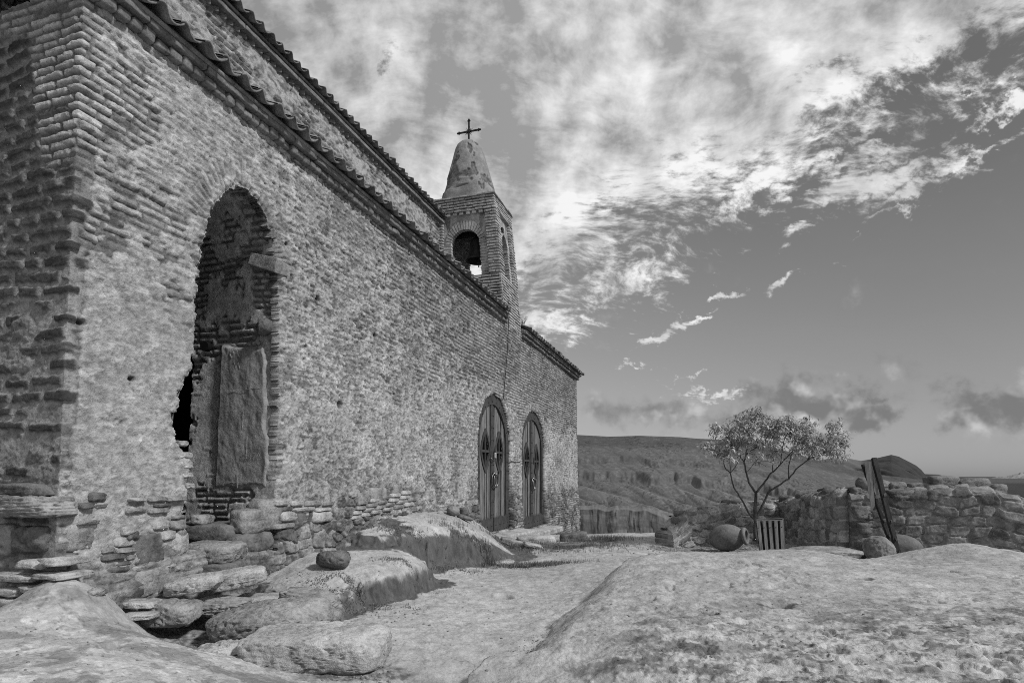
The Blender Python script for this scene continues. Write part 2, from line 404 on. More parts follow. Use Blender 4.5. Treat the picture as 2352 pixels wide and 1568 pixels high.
class MB:
    """collects polygons in world coordinates, builds ONE mesh"""
    def __init__(s): s.v = []; s.f = []; s.t = []
    def add(s, vs, fs, tone=1.0):
        b = len(s.v); s.v.extend([tuple(map(float, x)) for x in vs]); s.f.extend([tuple(b + i for i in q) for q in fs])
        s.t.extend([tone] * len(vs) if not hasattr(tone, '__len__') else tone)
    def box(s, c, ax, ay, az, tone=1.0, jit=0.0):
        """c centre, ax ay az half-extent vectors"""
        c, ax, ay, az = map(np.asarray, (c, ax, ay, az)); vs = []
        for i in (-1, 1):
            for j in (-1, 1):
                for k in (-1, 1):
                    p = c + ax * i + ay * j + az * k
                    if jit: p = p + np.array([random.uniform(-jit, jit) for _ in range(3)])
                    vs.append(p)
        s.add(vs, [(0, 1, 3, 2), (4, 6, 7, 5), (0, 4, 5, 1), (2, 3, 7, 6), (0, 2, 6, 4), (1, 5, 7, 3)], tone)
    def lohi(s, lo, hi, tone=1.0, jit=0.0):
        lo, hi = np.array(lo, float), np.array(hi, float); h = (hi - lo) / 2
        s.box((lo + hi) / 2, (h[0], 0, 0), (0, h[1], 0), (0, 0, h[2]), tone, jit)
    def tube(s, pts, rad, n=8, tone=1.0, cap=True):
        pts = [np.asarray(p, float) for p in pts]
        if not hasattr(rad, '__len__'): rad = [rad] * len(pts)
        vs = []; prev = None
        for i, p in enumerate(pts):
            t = pts[min(i + 1, len(pts) - 1)] - pts[max(i - 1, 0)]; t = t / (np.linalg.norm(t) + 1e-9)
            if prev is None:
                a = np.cross(t, (0, 0, 1.0)) if abs(t[2]) < .9 else np.cross(t, (1.0, 0, 0))
            else: a = prev - t * np.dot(prev, t)
            a = a / (np.linalg.norm(a) + 1e-9); b = np.cross(t, a); prev = a
            for k in range(n):
                an = 2 * math.pi * k / n; vs.append(p + rad[i] * (a * math.cos(an) + b * math.sin(an)))
        fs = [(i * n + k, i * n + (k + 1) % n, (i + 1) * n + (k + 1) % n, (i + 1) * n + k) for i in range(len(pts) - 1) for k in range(n)]
        if cap: fs += [tuple(range(n))[::-1], tuple((len(pts) - 1) * n + k for k in range(n))]
        s.add(vs, fs, tone)
    def lathe(s, prof, M, n=28, tone=1.0):
        """prof [(r,z)], M 4x4"""
        vs = []
        for r, z in prof:
            for k in range(n):
                a = 2 * math.pi * k / n; vs.append(M @ Vector((r * math.cos(a), r * math.sin(a), z)))
        fs = [(i * n + k, i * n + (k + 1) % n, (i + 1) * n + (k + 1) % n, (i + 1) * n + k) for i in range(len(prof) - 1) for k in range(n)]
        s.add(vs, fs, tone)
    def build(s, name, mat, parent=None, smooth=False, bevel=0.0, tone=False):
        me = bpy.data.meshes.new(name); me.from_pydata(s.v, [], s.f); me.update()
        if tone:
            a = me.attributes.new('tone', 'FLOAT', 'POINT'); a.data.foreach_set('value', np.array(s.t, dtype=np.float32))
        o = link(name, me, mat, parent, smooth)
        if bevel:
            b = o.modifiers.new('bevel', 'BEVEL'); b.width = bevel; b.segments = 2; b.limit_method = 'ANGLE'
        return o
_ico = {}
def ico(sub):
    if sub not in _ico:
        bm = bmesh.new(); bmesh.ops.create_icosphere(bm, subdivisions=sub, radius=1.0)
        bm.verts.ensure_lookup_table()
        _ico[sub] = (np.array([v.co[:] for v in bm.verts]), np.array([[v.index for v in f.verts] for f in bm.faces])); bm.free()
    return _ico[sub]
def rock_mesh(name, dims, seed, angular=6, sup=0.7, rough=0.10, layers=0.0, sub=4, fine=0.015):
    """dims = half sizes; sup < 1 makes it boxier; angular = number of planes that cut facets"""
    V, Fc = ico(sub); P = V.copy(); rs = np.random.RandomState(seed)
    pw = 2.0 / max(sup * (.62 if sup < .7 else 1.0), .18)                                   # superellipsoid exponent
    P = V / (np.sum(np.abs(V) ** pw, axis=1) ** (1 / pw))[:, None]
    N = V
    dims = np.array(dims); s = float(dims.mean())
    # low frequency warp, in real proportions
    q = P * dims
    P = P * (1 + rough * 2.2 * (fbm3(q / s * .9 + seed * 1.7, 3, seed)[:, None] - .5))
    P[:, 0] += P[:, 2] * rs.uniform(-.14, .14) * (sup < .7); P[:, 2] += P[:, 0] * rs.uniform(-.08, .08)
    lim = 1.35 if sup < .6 else 1.0
    for _ in range(angular):
        n = rs.normal(size=3); n[2] *= .7; n /= np.linalg.norm(n); d = rs.uniform(.74, .94) if sup >= .6 else rs.uniform(.80, .96)
        pr = P @ n; ov = np.maximum(pr - pr.max() * d, 0); P = P - ov[:, None] * n * 0.96
    q = P * dims
    # chipped, pitted surface
    k = 1.0 if s > .1 else .6
    r1 = 1 - np.abs(fbm3(q * 9 + seed, 4, seed + 3) * 2 - 1)
    q = q + N * ((r1[:, None] - .75) * fine * 1.2 * k)
    q = q + N * (fine * 1.6 * k * (fbm3(q * 30 + seed, 4, seed + 9, .6)[:, None] - .5))
    q = q - N * (fine * .9 * k * ss(fbm3(q * 42, 2, seed + 19), .62, .74)[:, None])
    if layers:
        zz = q[:, 2] + .02 * fbm3(q * 4, 3, seed + 4) + .12 * q[:, 0] * rs.uniform(-1, 1); pitch = .022
        st = ss(np.abs(((zz / pitch) % 1) - .5) * 2, .6, 1.0); ly = h1(np.floor(zz / pitch), seed)
        q[:, :2] -= N[:, :2] * layers * (.012 * st + .02 * ly)[:, None]
    return np_mesh(name, q, Fc)
def rock(name, mat, loc, dims, seed, rot=(0, 0, 0), parent=None, **k):
    me = rock_mesh(name, dims, seed, **k)
    o = link(name, me, mat, None, True)
    o.location = Vector(loc)
    if parent is not None:
        o.parent = parent; par = parent; off = Vector((0, 0, 0))
        while par is not None: off += par.location; par = par.parent
        o.location = Vector(loc) - off
    o.rotation_euler = rot
    return o
def rock_px(name, mat, x0, x1, y0, y1, Z, depth, seed, yaw=None, parent=None, tilt=0.0, **k):
    """a rock whose silhouette fills the photo rectangle at distance Z; depth = half extent away from viewer"""
    c = pt((x0 + x1) / 2, (y0 + y1) / 2, Z); hx = (x1 - x0) / 2 * Z / F; H = (y1 - y0) * Z / F
    dn = max(0.0, ((y0 + y1) / 2 - 1092) / F)
    hz = max((H - 2 * depth * dn * .65) / 2, H * .30)
    hz -= abs(math.sin(tilt)) * hx * .5 if hz > H * .4 else 0
    return rock(name, mat, c, (hx, depth, hz), seed, rot=(0, tilt, PSI if yaw is None else yaw), parent=parent, **k)

# ================================================================== CHURCH
Y0, Y1 = 2.66, 18.92                    # near and far end of the side wall (plane x = 0)
LW = Y1 - Y0
ZT = 4.34                               # underside of the cornice
church = thing('church', 'long old masonry church with tiled eaves, two arched doors and a small bell tower', 'church', (0, Y0, 0))

def poly_sd(px, py, poly):
    """signed distance, negative inside"""
    poly = np.array(poly); n = len(poly); d = np.full(px.shape, 1e9); ins = np.zeros(px.shape, bool)
    for i in range(n):
        a = poly[i]; b = poly[(i + 1) % n]; e = b - a
        t = np.clip(((px - a[0]) * e[0] + (py - a[1]) * e[1]) / (e @ e), 0, 1)
        d = np.minimum(d, np.hypot(px - a[0] - t * e[0], py - a[1] - t * e[1]))
        c = ((a[1] > py) != (b[1] > py)) & (px < (b[0] - a[0]) * (py - a[1]) / (b[1] - a[1] + 1e-12) + a[0])
        ins ^= c
    return np.where(ins, -d, d)
niche_px = [(432, 1262), (420, 1190), (434, 1130), (436, 1060), (408, 1010), (398, 985), (404, 940), (418, 890), (440, 840), (444, 780), (450, 720),
            (455, 650), (460, 590), (470, 535), (483, 490), (503, 455), (527, 436), (550, 432), (572, 440), (593, 462), (612, 500), (626, 548), (636, 610), (642, 680),
            (643, 800), (642, 950), (638, 1060), (634, 1150), (632, 1262)]
niche_w = [onx(*p) for p in niche_px]
niche_poly = [(p[1] - Y0, p[2]) for p in niche_w]
def arch_poly(ya, yb, zb, zs, zt, n=14):
    c = (ya + yb) / 2; h = (yb - ya) / 2
    pl = [(ya, zb)] + [(c - h * math.cos(math.pi * i / n), zs + (zt - zs) * math.sin(math.pi * i / n) ** 0.92) for i in range(n + 1)] + [(yb, zb)]
    return [(a - Y0, b) for a, b in pl]
D1 = dict(ya=9.93, yb=11.84, zb=.12, zs=1.80, zt=2.79)
D2 = dict(ya=12.68, yb=14.72, zb=-.02, zs=1.80, zt=2.74)
d1_poly = arch_poly(**D1); d2_poly = arch_poly(**D2)

def wall_field(S, Z):
    """relief (m) and albedo of the outer masonry; S = distance along the wall from the near corner (negative: end wall)"""
    side = S >= 0
    b1, i1, i2 = bricks(S, Z, .0605, .20, .020, 11, wob=.020, edge=.006)
    F1, F2, rid = worley(S / .21 + .35 * fbm(S * 3, Z * 3, 2, 5), Z / .125 + .4 * fbm(S * 3, Z * 3, 2, 6), 21)
    rub = ss(F2 - F1, .05, .16)
    n1 = fbm(S * .55, Z * .8, 4, 31); n2 = fbm(S * 2.4, Z * 3.2, 4, 33); n3 = fbm(S * 9, Z * 14, 4, 35); n4 = fbm(S * 30, Z * 58, 3, 37); n6 = fbm(S * 80, Z * 95, 2, 38)
    nf = n3 * .5 + n4 * .5
    # how much render (plaster) is left
    top = ss(Z, 2.3, 3.3)
    zs = (.68 + .20 * bump2(S, Z, .55, 1.9, .9, 1.1) + .14 * bump2(S, Z, 3.4, 1.7, 2.9, .85) + .14 * bump2(S, Z, 9.0, 1.4, 6.0, .8)
          + .14 * bump2(S, Z, 1.6, 3.95, 1.6, .35) - .36 * bump2(S, Z, .05, 3.75, .6, .85) - .10 * top - .30 * ss(S, 4.0, 9.0) * top
          - .22 * ss(S, 9.0, 12.0) * ss(Z, 1.9, 2.6) - .40 * ss(-Z, -.95, -.55))
    zf = .27 + .24 * bump2(S, Z, -.45, 1.9, .35, .25) + .20 * bump2(S, Z, -.15, 1.35, .3, .35) - .32 * ss(Z, 3.1, 3.4)
    zs = zs + .06 * ss(-Z, -2.5, -2.2) - .10 * ss(fbm(S * .9 + 7, Z * 1.1, 3, 57), .50, .62) * ss(S, 1.2, 2.2)
    zone = np.where(side, zs - .5 * ss(-S, -.14, -.05), zf)
    p = zone + (n1 - .5) * .70 + (n2 - .5) * .80 + (n3 - .5) * .45
    pl = ss(p, .44, .66)
    bh = .012 * b1 * (.45 + .8 * i1) * (.7 + .6 * n3) * (1 + 1.0 * bump2(S, Z, .0, 3.6, .9, 1.0))
    tone_b = .29 + .20 * i2 + .12 * bump2(S, Z, 0, 3.8, .7, .8); tone_b = np.where(i1 < .16, .15 + .08 * i2, tone_b)
    # rubble and squared stones low down
    rz = np.where(side, ss(-(Z + (n1 - .5) * .9 + .12 * np.sin(S * 1.3)), -.92, -.80) * ss(fbm(S * 1.5, Z * 2.0, 2, 51), .38, .46) * (.25 + .75 * ss(S + (n1 - .5), 1.5, 2.1)), 0)
    bh = bh * (1 - rz) + rz * (.036 * rub * (.5 + .7 * rid)); tone_b = tone_b * (1 - rz) + rz * (.12 + .22 * ((rid * 7.3) % 1))
    bb = b1 * (1 - rz) + rub * rz
    # end wall: big dark stones in pale mortar below the light bricks of the corner
    dk = np.where(side, 0, ss(-(Z + (n2 - .5) * .4 - .9 * ss(-S, .28, .50)), -3.30, -3.2)); dk = dk * (1 - ss(-Z, -.75, -.60))
    dk = np.where(side, ss(-S + (n2 - .5) * .22 + (n3 - .5) * .1, -.13, -.07) * ss(-Z, -3.25, -3.15) * ss(Z, 1.3, 1.6) * (S < .4), dk)
    cb, c1, c2 = bricks(S + 2.2, Z, .098, .27, .026, 77, wob=.034, edge=.016)
    miss = ss(c1 + (n2 - .5) * 1.3 + .45 * ss(-Z, -2.7, -2.0), .92, 1.05)                # stones buried in mortar
    cb = cb * (1 - miss)
    bh = bh * (1 - dk) + dk * (.022 * cb * (.5 + .8 * c1)); tone_b = tone_b * (1 - dk) + dk * (.052 + .05 * c2); bb = bb * (1 - dk) + cb * dk
    mort = .10 + .14 * n4 + .05 * n6
    mort = mort + dk * (.07 + .06 * ss(-Z, -2.9, -2.2))
    base_t = mort * (1 - bb) + tone_b * bb * (.62 + .76 * nf)
    hp = pl * (.022 + .012 * (n3 - .5)) + (n4 - .5) * .010 * pl + (n6 - .5) * .004 - .008 + bh * pl * (.10 + .45 * ss(n1 + (n2 - .5) * .6 + .25 * ss(Z, 2.2, 2.8), .55, .72)) * np.where(side, 1 - .8 * ss(-S, -1.7, -1.1) * ss(-Z, -2.9, -2.5), 1)
    hm = (n4 - .5) * .007 + (n6 - .5) * .003
    h = np.maximum(bh + hm, hp)
    k = ss(hp - bh - hm, -.003, .003)
    tp = .385 * (.84 + .32 * n3) * (.74 + .52 * n4) * (.84 + .3 * n1) * (.90 + .2 * n6)
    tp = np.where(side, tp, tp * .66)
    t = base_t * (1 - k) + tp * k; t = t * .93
    # flakes lost from the render: dark brick or earth shows through, in marks that follow the courses
    pk = fbm(S * 12 + n2 * 2, Z * 24, 4, 41, .6); amt = np.where(side, ss(S, .2, 2.2) * .8 + .2, .30) * (1 - .4 * bump2(S, Z, .55, 1.9, .6, .8))
    pit = ss(pk + (n2 - .5) * .55 + (n1 - .5) * .35, .575, .65) * amt
    h = h - .006 * pit; t = t * (1 - .40 * pit)
    pk2 = fbm(S * 30, Z * 46, 3, 43); pit2 = ss(pk2, .62, .70) * np.where(side, ss(S, .5, 2.5) * .7 + .3, .3); h = h - .005 * pit2; t = t * (1 - .42 * pit2)
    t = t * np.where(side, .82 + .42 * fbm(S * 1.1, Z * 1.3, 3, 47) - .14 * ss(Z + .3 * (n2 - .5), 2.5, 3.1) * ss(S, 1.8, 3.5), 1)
    # fine cracks and scaling edges of the render
    cw_ = fbm(S * 5 + n3 * .6, Z * 8, 4, 55); ck = (1 - ss(np.abs(cw_ - .5), .0, .012)) * k * ss(n2, .35, .6); t = t * (1 - .55 * ck); h = h - .004 * ck
    eg = bump2(p, p * 0, .50, 0, .018, 1); t = t * (1 - .35 * eg)
    # pale crusts
    cr = ss(fbm(S * 7, Z * 13, 4, 45, .6), .56, .64) * k * np.where(side, 1, .4); t = t * (1 + .20 * cr); h = h + .004 * cr
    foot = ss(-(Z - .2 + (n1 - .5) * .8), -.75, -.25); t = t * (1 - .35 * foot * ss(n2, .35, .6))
    band = bump2(S, Z, 5.0, .98, 2.6, .22) + bump2(S, Z, 10, .75, 3.0, .22)
    t = t * (1 - .45 * np.clip(band, 0, 1) * ss(n2 + .3 * (n3 - .5), .36, .56))
    for (hx, hy, rr) in [(780, 930, .05), (585, 905, .03), (905, 905, .02), (1036, 845, .03), (730, 685, .035), (1090, 1002, .03), (700, 795, .02), (300, 870, .022), (185, 740, .025), (860, 770, .03), (655, 560, .02)]:
        w = onx(hx, hy); e = ss(bump2(S, Z, w[1] - Y0, w[2], rr * 1.4, rr), .3, .8) * side; h = h - .04 * e; t = t * (1 - .75 * e)
    return h, t

def make_wall():
    s = [-3.4]
    while s[-1] < -1.75: s.append(s[-1] + .03)
    while s[-1] < LW:
        q = max(s[-1], 0)
        s.append(s[-1] + (.0075 if s[-1] < 2.6 else min(.030, .0075 * ((q + 2.6) / 5.2) ** 1.45)))
    s[-1] = LW
    while s[-1] < LW + 5: s.append(s[-1] + .06)
    s = np.array(s); z = np.arange(-.75, ZT + .1, .0088)
    S, Z = np.meshgrid(s, z)
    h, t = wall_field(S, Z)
    # arches: radial bricks round the openings
    sdmin = np.full(S.shape, 9.0)
    ops = [(niche_poly, .022, .24, .05), (d1_poly, .020, .26, .06), (d2_poly, .020, .24, .06)]
    for oi, (poly, jag, ring, vp) in enumerate(ops):
        P = np.array(poly); lo = P.min(0) - .4; hi = P.max(0) + .4
        c0, c1 = np.searchsorted(s, lo[0]), np.searchsorted(s, hi[0]); r0, r1 = np.searchsorted(z, lo[1]), np.searchsorted(z, hi[1])
        SS, ZZ = S[r0:r1, c0:c1], Z[r0:r1, c0:c1]
        sd = poly_sd(SS, ZZ, poly)
        zc = P[:, 1].max() - (P[:, 0].max() - P[:, 0].min()) * .5; xc = (P[:, 0].max() + P[:, 0].min()) / 2 + (.05 if oi == 0 else 0)
        ang = np.arctan2(ZZ - zc, SS - xc); up_ = ss(ZZ, zc - .05, zc + .1)
        rad = np.hypot(ZZ - zc, SS - xc)
        av = ang * .55
        vb, v1, v2 = bricks(rad * 1.0 + 3, av + .02 * (fbm(SS * 5, ZZ * 5, 2, 97) - .5), vp, .40, .014, 90 + oi, wob=.008, edge=.006)
        inr = (1 - ss(sd + (v1 - .5) * .06, ring - .03, ring)) * up_
        er = fbm(SS * 6, ZZ * 6, 3, 95 + oi)
        inr = inr * ss(er, .42, .54) * .85
        hb = .016 * vb * (.4 + .9 * v1) + .008 + .01 * (fbm(SS * 20, ZZ * 20, 3, 98) - .5); tb = ((.22 + .16 * v2) * vb + .17 * (1 - vb)) * (.7 + .6 * fbm(SS * 25, ZZ * 25, 3, 99))
        h[r0:r1, c0:c1] = h[r0:r1, c0:c1] * (1 - inr) + hb * inr
        t[r0:r1, c0:c1] = t[r0:r1, c0:c1] * (1 - inr) + tb * inr
        rowj = h2(np.floor(ZZ / .058 + 200), np.floor(ZZ * 0 + (SS > xc)), 300 + oi) - .5
        radj = h2(np.floor(av / vp + 500), np.zeros_like(av), 301 + oi) - .5
        sj = sd + 2 * jag * (rowj * (1 - up_) * np.where(SS > xc, .35, 1.0) + radj * up_ * .8) + (fbm(SS * 16, ZZ * 16, 3, 310 + oi) - .5) * jag * 1.4
        sdmin[r0:r1, c0:c1] = np.minimum(sdmin[r0:r1, c0:c1], sj)
        # worn, rounded edge
        h[r0:r1, c0:c1] -= .022 * (1 - ss(sj, 0, .035))
    keep = ~(((sdmin[:-1, :-1] + sdmin[1:, 1:] + sdmin[:-1, 1:] + sdmin[1:, :-1]) / 4) < 0)
    # path in plan
    X = np.where(S < 0, S, 0.0); Y = np.where(S < 0, Y0, Y0 + S)
    X = np.where(S > LW, -(S - LW), X); Y = np.where(S > LW, Y1, Y)
    a = ss(S, -.03, .03) * (math.pi / 2); NX = np.sin(a); NY = -np.cos(a)
    b = ss(S, LW - .04, LW + .04) * (math.pi / 2)
    NX = np.where(S > 1, np.cos(b), NX); NY = np.where(S > 1, np.sin(b), NY)
    # the foot of the wall steps out a little, unevenly
    foot = .05 * ss(-(Z + .35 * (fbm(S * 1.1, Z * 0, 3, 61) - .5)), -.75, -.35) + .03 * (fbm(S * .6, Z * .6, 3, 63) - .5)
    lean = -.012 * (Z - 1)
    H = h + foot
    P = np.stack([X + NX * H, Y + NY * H, Z], -1)
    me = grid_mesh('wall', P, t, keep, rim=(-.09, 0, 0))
    return link('wall', me, M_WALL, church, True)
make_wall()

def poly_outer(poly, off):
    P = np.array(poly); n = len(P); c = P.mean(0)
    d = P - c; return P + d / np.linalg.norm(d, axis=1)[:, None] * off
def reveal(name, poly, depth, off, x0=-.02, tone0=.20, seed=0, step=.012, brickk=1.0, mat=None, parent=None):
    P = poly_outer(poly, off); seg = np.linalg.norm(np.diff(P, axis=0), axis=1); L = np.concatenate([[0], np.cumsum(seg)])
    u = np.arange(0, L[-1], step); sy = np.interp(u, L, P[:, 0]); sz = np.interp(u, L, P[:, 1])
    dx = np.gradient(sy); dz = np.gradient(sz); ln = np.hypot(dx, dz) + 1e-9
    nx, nz = dz / ln, -dx / ln                                     # towards the inside of the opening
    cen = P.mean(0); flipn = np.sign(((cen[0] - sy) * nx + (cen[1] - sz) * nz).sum()); nx *= flipn; nz *= flipn
    d = np.arange(0, depth + step, step * .9)
    U, Dd = np.meshgrid(u, d)
    SY = np.broadcast_to(sy, U.shape); SZ = np.broadcast_to(sz, U.shape)
    horiz = np.abs(np.broadcast_to(nx, U.shape))
    vcoord = np.where(horiz > .6, SZ, U)
    b, i1, i2 = bricks(Dd + 9, vcoord, .060, .20, .02, 400 + seed, wob=.026, edge=.008)
    n3 = fbm(U * 9, Dd * 9, 4, 410 + seed); n1 = fbm(U * 2, Dd * 2, 3, 420 + seed); n4 = fbm(U * 40, Dd * 40, 3, 430 + seed)
    pl = ss(n1 + (n3 - .5) * .6 + (.20 * ss(-SZ, -2.6, -2.2) * ss(SZ, .9, 1.2) - .02 if seed == 1 else 0), .48, .56)
    h = np.maximum(.028 * b * (.5 + .8 * i1) * brickk, pl * .03) + (n4 - .5) * .006
    t = tone0 * ((.45 + .75 * i2) * b * (1 - pl) + (.75 + .5 * n3) * pl + .45 * (1 - b) * (1 - pl))
    Pp = np.stack([x0 - Dd, Y0 + SY + nx * h, SZ + nz * h], -1)
    me = grid_mesh(name, Pp, t)
    return link(name, me, mat or M_WALL, parent or church, True)
reveal('doorway_reveal', niche_poly, 1.05, .05, tone0=.40, seed=1)
reveal('doorway_reveal', d1_poly, .16, .04, tone0=.16, seed=2, step=.02)
reveal('doorway_reveal', d2_poly, .16, .04, tone0=.16, seed=3, step=.02)
# passage behind the open doorway, painted black for its shade: closed on every side but the opening
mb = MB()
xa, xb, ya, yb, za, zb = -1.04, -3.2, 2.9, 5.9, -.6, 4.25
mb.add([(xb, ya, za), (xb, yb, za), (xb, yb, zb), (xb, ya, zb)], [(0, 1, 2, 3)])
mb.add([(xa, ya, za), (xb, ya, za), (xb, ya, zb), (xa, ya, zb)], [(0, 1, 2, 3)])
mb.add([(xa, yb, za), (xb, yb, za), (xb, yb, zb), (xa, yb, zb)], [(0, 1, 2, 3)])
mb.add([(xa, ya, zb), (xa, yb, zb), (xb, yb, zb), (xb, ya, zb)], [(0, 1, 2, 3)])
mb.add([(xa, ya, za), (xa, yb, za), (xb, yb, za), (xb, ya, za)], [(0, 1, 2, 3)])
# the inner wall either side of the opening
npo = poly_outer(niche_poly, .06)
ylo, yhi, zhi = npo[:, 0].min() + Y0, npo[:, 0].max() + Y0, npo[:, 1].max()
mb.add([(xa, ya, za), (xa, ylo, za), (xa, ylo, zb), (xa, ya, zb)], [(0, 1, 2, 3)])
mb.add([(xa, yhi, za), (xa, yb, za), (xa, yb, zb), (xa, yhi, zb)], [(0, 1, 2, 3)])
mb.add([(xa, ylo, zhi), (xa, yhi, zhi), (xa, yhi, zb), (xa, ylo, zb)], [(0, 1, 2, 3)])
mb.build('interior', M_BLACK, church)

# ---- things set in the far jamb of the doorway
YJ = npo[:, 0].max() + Y0 - .045
def jamb(px, py, off=0.0): return ony(px, py, YJ - off)
def jamb_block(name, mat, quad, thick, seed, rough=.008, label=None):
    """a slab whose front face follows four photo corners on the jamb plane"""
    q = [jamb(*p, off=thick) for p in quad]; a = np.linspace(0, 1, 60); A, B = np.meshgrid(a, np.linspace(0, 1, 120))
    q = [np.array(x) for x in q]
    P = (q[0][None, None] * ((1 - A) * (1 - B))[..., None] + q[1][None, None] * (A * (1 - B))[..., None] + q[2][None, None] * (A * B)[..., None] + q[3][None, None] * ((1 - A) * B)[..., None])
    e = np.minimum(np.minimum(A, 1 - A), np.minimum(B, 1 - B))
    wob = (fbm(A * 6, B * 9, 3, seed) - .5)
    P[..., 1] += thick * (1 - ss(e, 0, .05)) * 1.6 + rough * 2.4 * wob + .006 * (fbm(A * 16, B * 26, 3, seed + 7) - .5)
    tb_ = ss(B, 0, .12); P[..., 2] += (1 - tb_) * .07 * (fbm(A * 4, A * 0 + 3, 3, seed + 8) - .2) - (1 - ss(1 - B, 0, .12)) * .05 * fbm(A * 4, A * 0, 3, seed + 4)
    P[..., 0] += (fbm(B * 9, A * 0, 4, seed + 5) - .5) * .09 * ss(A, .7, 1)
    P[..., 0] += (fbm(B * 7, A * 1, 2, seed + 1) - .5) * .03 * (1 - ss(e, 0, .2)); P[..., 2] += (fbm(A * 7, B, 2, seed + 2) - .5) * .03 * (1 - ss(e, 0, .2))
    return link(name, grid_mesh(name, P), mat, church, True)
panel = jamb_block('carved_slab', M_PANEL, [(486, 1138), (616, 1128), (606, 788), (507, 775)], .032, 5)
# scratched letters on the slab
def text_on(name, body, px, py, size, mat, parent, yplane, rot=0):
    cu = bpy.data.curves.new(name, 'FONT'); cu.body = body; cu.size = size; cu.extrude = .0008; cu.align_x = 'CENTER'; cu.offset = -.0005
    o = bpy.data.objects.new(name, cu); COL.objects.link(o)
    w = ony(px, py, yplane)
    M = Matrix.Translation(Vector(w)) @ Matrix.Rotation(math.pi / 2, 4, 'X') @ Matrix.Rotation(rot, 4, 'Z')
    dg = bpy.context.evaluated_depsgraph_get(); me = bpy.data.meshes.new_from_object(o.evaluated_get(dg)); me.transform(M)
    bpy.data.objects.remove(o); bpy.data.curves.remove(cu)
    return link(name, me, mat, parent)
M_SCR = stone_mat('scratched_line', base=.26, var=.4, scale=20)
text_on('scratched_letters', 'CBETA', 576, 1052, .075, M_SCR, panel, YJ - .040, .05)
for strokes in ([((545, 1085), (545, 1120)), ((528, 1108), (566, 1106))], [((532, 800), (538, 812)), ((538, 812), (532, 822)), ((532, 822), (528, 811)), ((528, 811), (532, 800))],
                [((545, 805), (549, 820)), ((549, 820), (556, 803)), ((556, 803), (557, 818))], [((537, 830), (541, 845)), ((541, 845), (547, 832)), ((547, 832), (551, 846))],
                [((566, 1040), (568, 1000))], [((525, 900), (600, 890))], [((560, 940), (556, 985))]):
    mb = MB()
    for (a, b) in strokes: mb.tube([ony(*a, YJ - .038), ony(*b, YJ - .038)], .0022, 5)
    mb.build('scratch', M_SCR, panel)
# bracket stone sticking out of the jamb
c = jamb(606, 628); 
mb = MB()
q0 = jamb(578, 612); q1 = onx(640, 640, .0)
mb.box((-.10, YJ - .07, jamb(590, 622)[2] + .01), (.15, 0, -.05), (0, .10, 0), (.015, 0, .06), jit=.012)
mb.build('stone_bracket', M_STONE, church, bevel=.008)
rock('jamb_pebble', M_STONE_D, jamb(607, 752, .05), (.095, .07, .075), 31, rot=(0, -.3, 0), parent=church, angular=1, sup=.9, rough=.05)
mb = MB(); w = jamb(478, 797, .02)
mb.tube([w, w + np.array([0, -.05, 0])], .05, 18); mb.build('hole_shade', M_BLACK, church)  # black cylinder stands in for the shade inside a small hole

# ---- threshold and stones built into the foot of the wall
def wallZ(px, py, x=0.0):
    d = ray(px, py); return (x - CAM[0]) / d[0]
def wall_stone(x0, x1, y0, y1, mat, seed, proud=.05, name='foundation_stone', label=None, **k):
    Z = wallZ((x0 + x1) / 2, (y0 + y1) / 2, proud * .4); c = pt((x0 + x1) / 2, (y0 + y1) / 2, Z)
    ya_, yb_ = onx(x0, y1)[1], onx(x1, y1)[1]
    hz = (y1 - y0) / 2 * Z / F
    k.setdefault('sup', .45); k.setdefault('angular', 5); k.setdefault('rough', .07); k.setdefault('sub', 4)
    o = rock(name, mat, (proud * .55 - .10, c[1], c[2]), (.10, abs(yb_ - ya_) / 2 * 1.04, hz * 1.04), seed, parent=church, **k)
    if label: o['label'] = label
    return o
wall_stone(306, 378, 1224, 1294, M_STONE_D, 41, .06)
wall_stone(392, 445, 1214, 1284, M_STONE_P, 42, .09, sup=.9, angular=2, label='pale rounded boulder at the foot of the doorway jamb')
wall_stone(310, 392, 1298, 1368, M_STONE, 43, .12)
wall_stone(158, 216, 1212, 1264, M_STONE, 44, .05)
wall_stone(150, 180, 1268, 1292, M_STONE_D, 45, .04)
wall_stone(402, 440, 1290, 1322, M_STONE, 46, .10)
wall_stone(372, 405, 1288, 1304, M_STONE_P, 47, .09)
wall_stone(552, 634, 1224, 1266, M_STONE_D, 48, .06)
wall_stone(552, 636, 1268, 1302, M_STONE_D, 49, .07)
wall_stone(604, 678, 1146, 1212, M_STONE, 50, .03, angular=7)
wall_stone(565, 612, 1170, 1222, M_STONE, 51, .03)
wall_stone(676, 734, 1172, 1216, M_STONE_D, 52, .03)
wall_stone(724, 772, 1214, 1256, M_STONE, 53, .04)
wall_stone(644, 684, 1274, 1298, M_STONE, 54, .06)
wall_stone(602, 632, 1300, 1334, M_STONE, 55, .09)
wall_stone(690, 722, 1218, 1270, M_STONE_D, 56, .03)
wall_stone(815, 850, 1118, 1154, M_STONE, 57, .06, sup=.35)
wall_stone(852, 890, 1120, 1158, M_STONE, 58, .07, sup=.35)
wall_stone(905, 925, 1112, 1142, M_STONE, 59, .05, sup=.35)
wall_stone(240, 306, 1318, 1338, M_STONE_P, 60, .05, sup=.35)
wall_stone(236, 300, 1352, 1372, M_STONE, 61, .05, sup=.35)
wall_stone(262, 305, 1376, 1430, M_STONE_D, 62, .04)
wall_stone(415, 436, 1012, 1024, M_STONE_P, 63, .02, sup=.35)
wall_stone(404, 446, 1038, 1052, M_STONE_P, 64, .03, sup=.35)
wall_stone(424, 446, 1060, 1074, M_STONE_P, 65, .03, sup=.35)
wall_stone(418, 446, 1083, 1096, M_STONE_P, 66, .03, sup=.35)
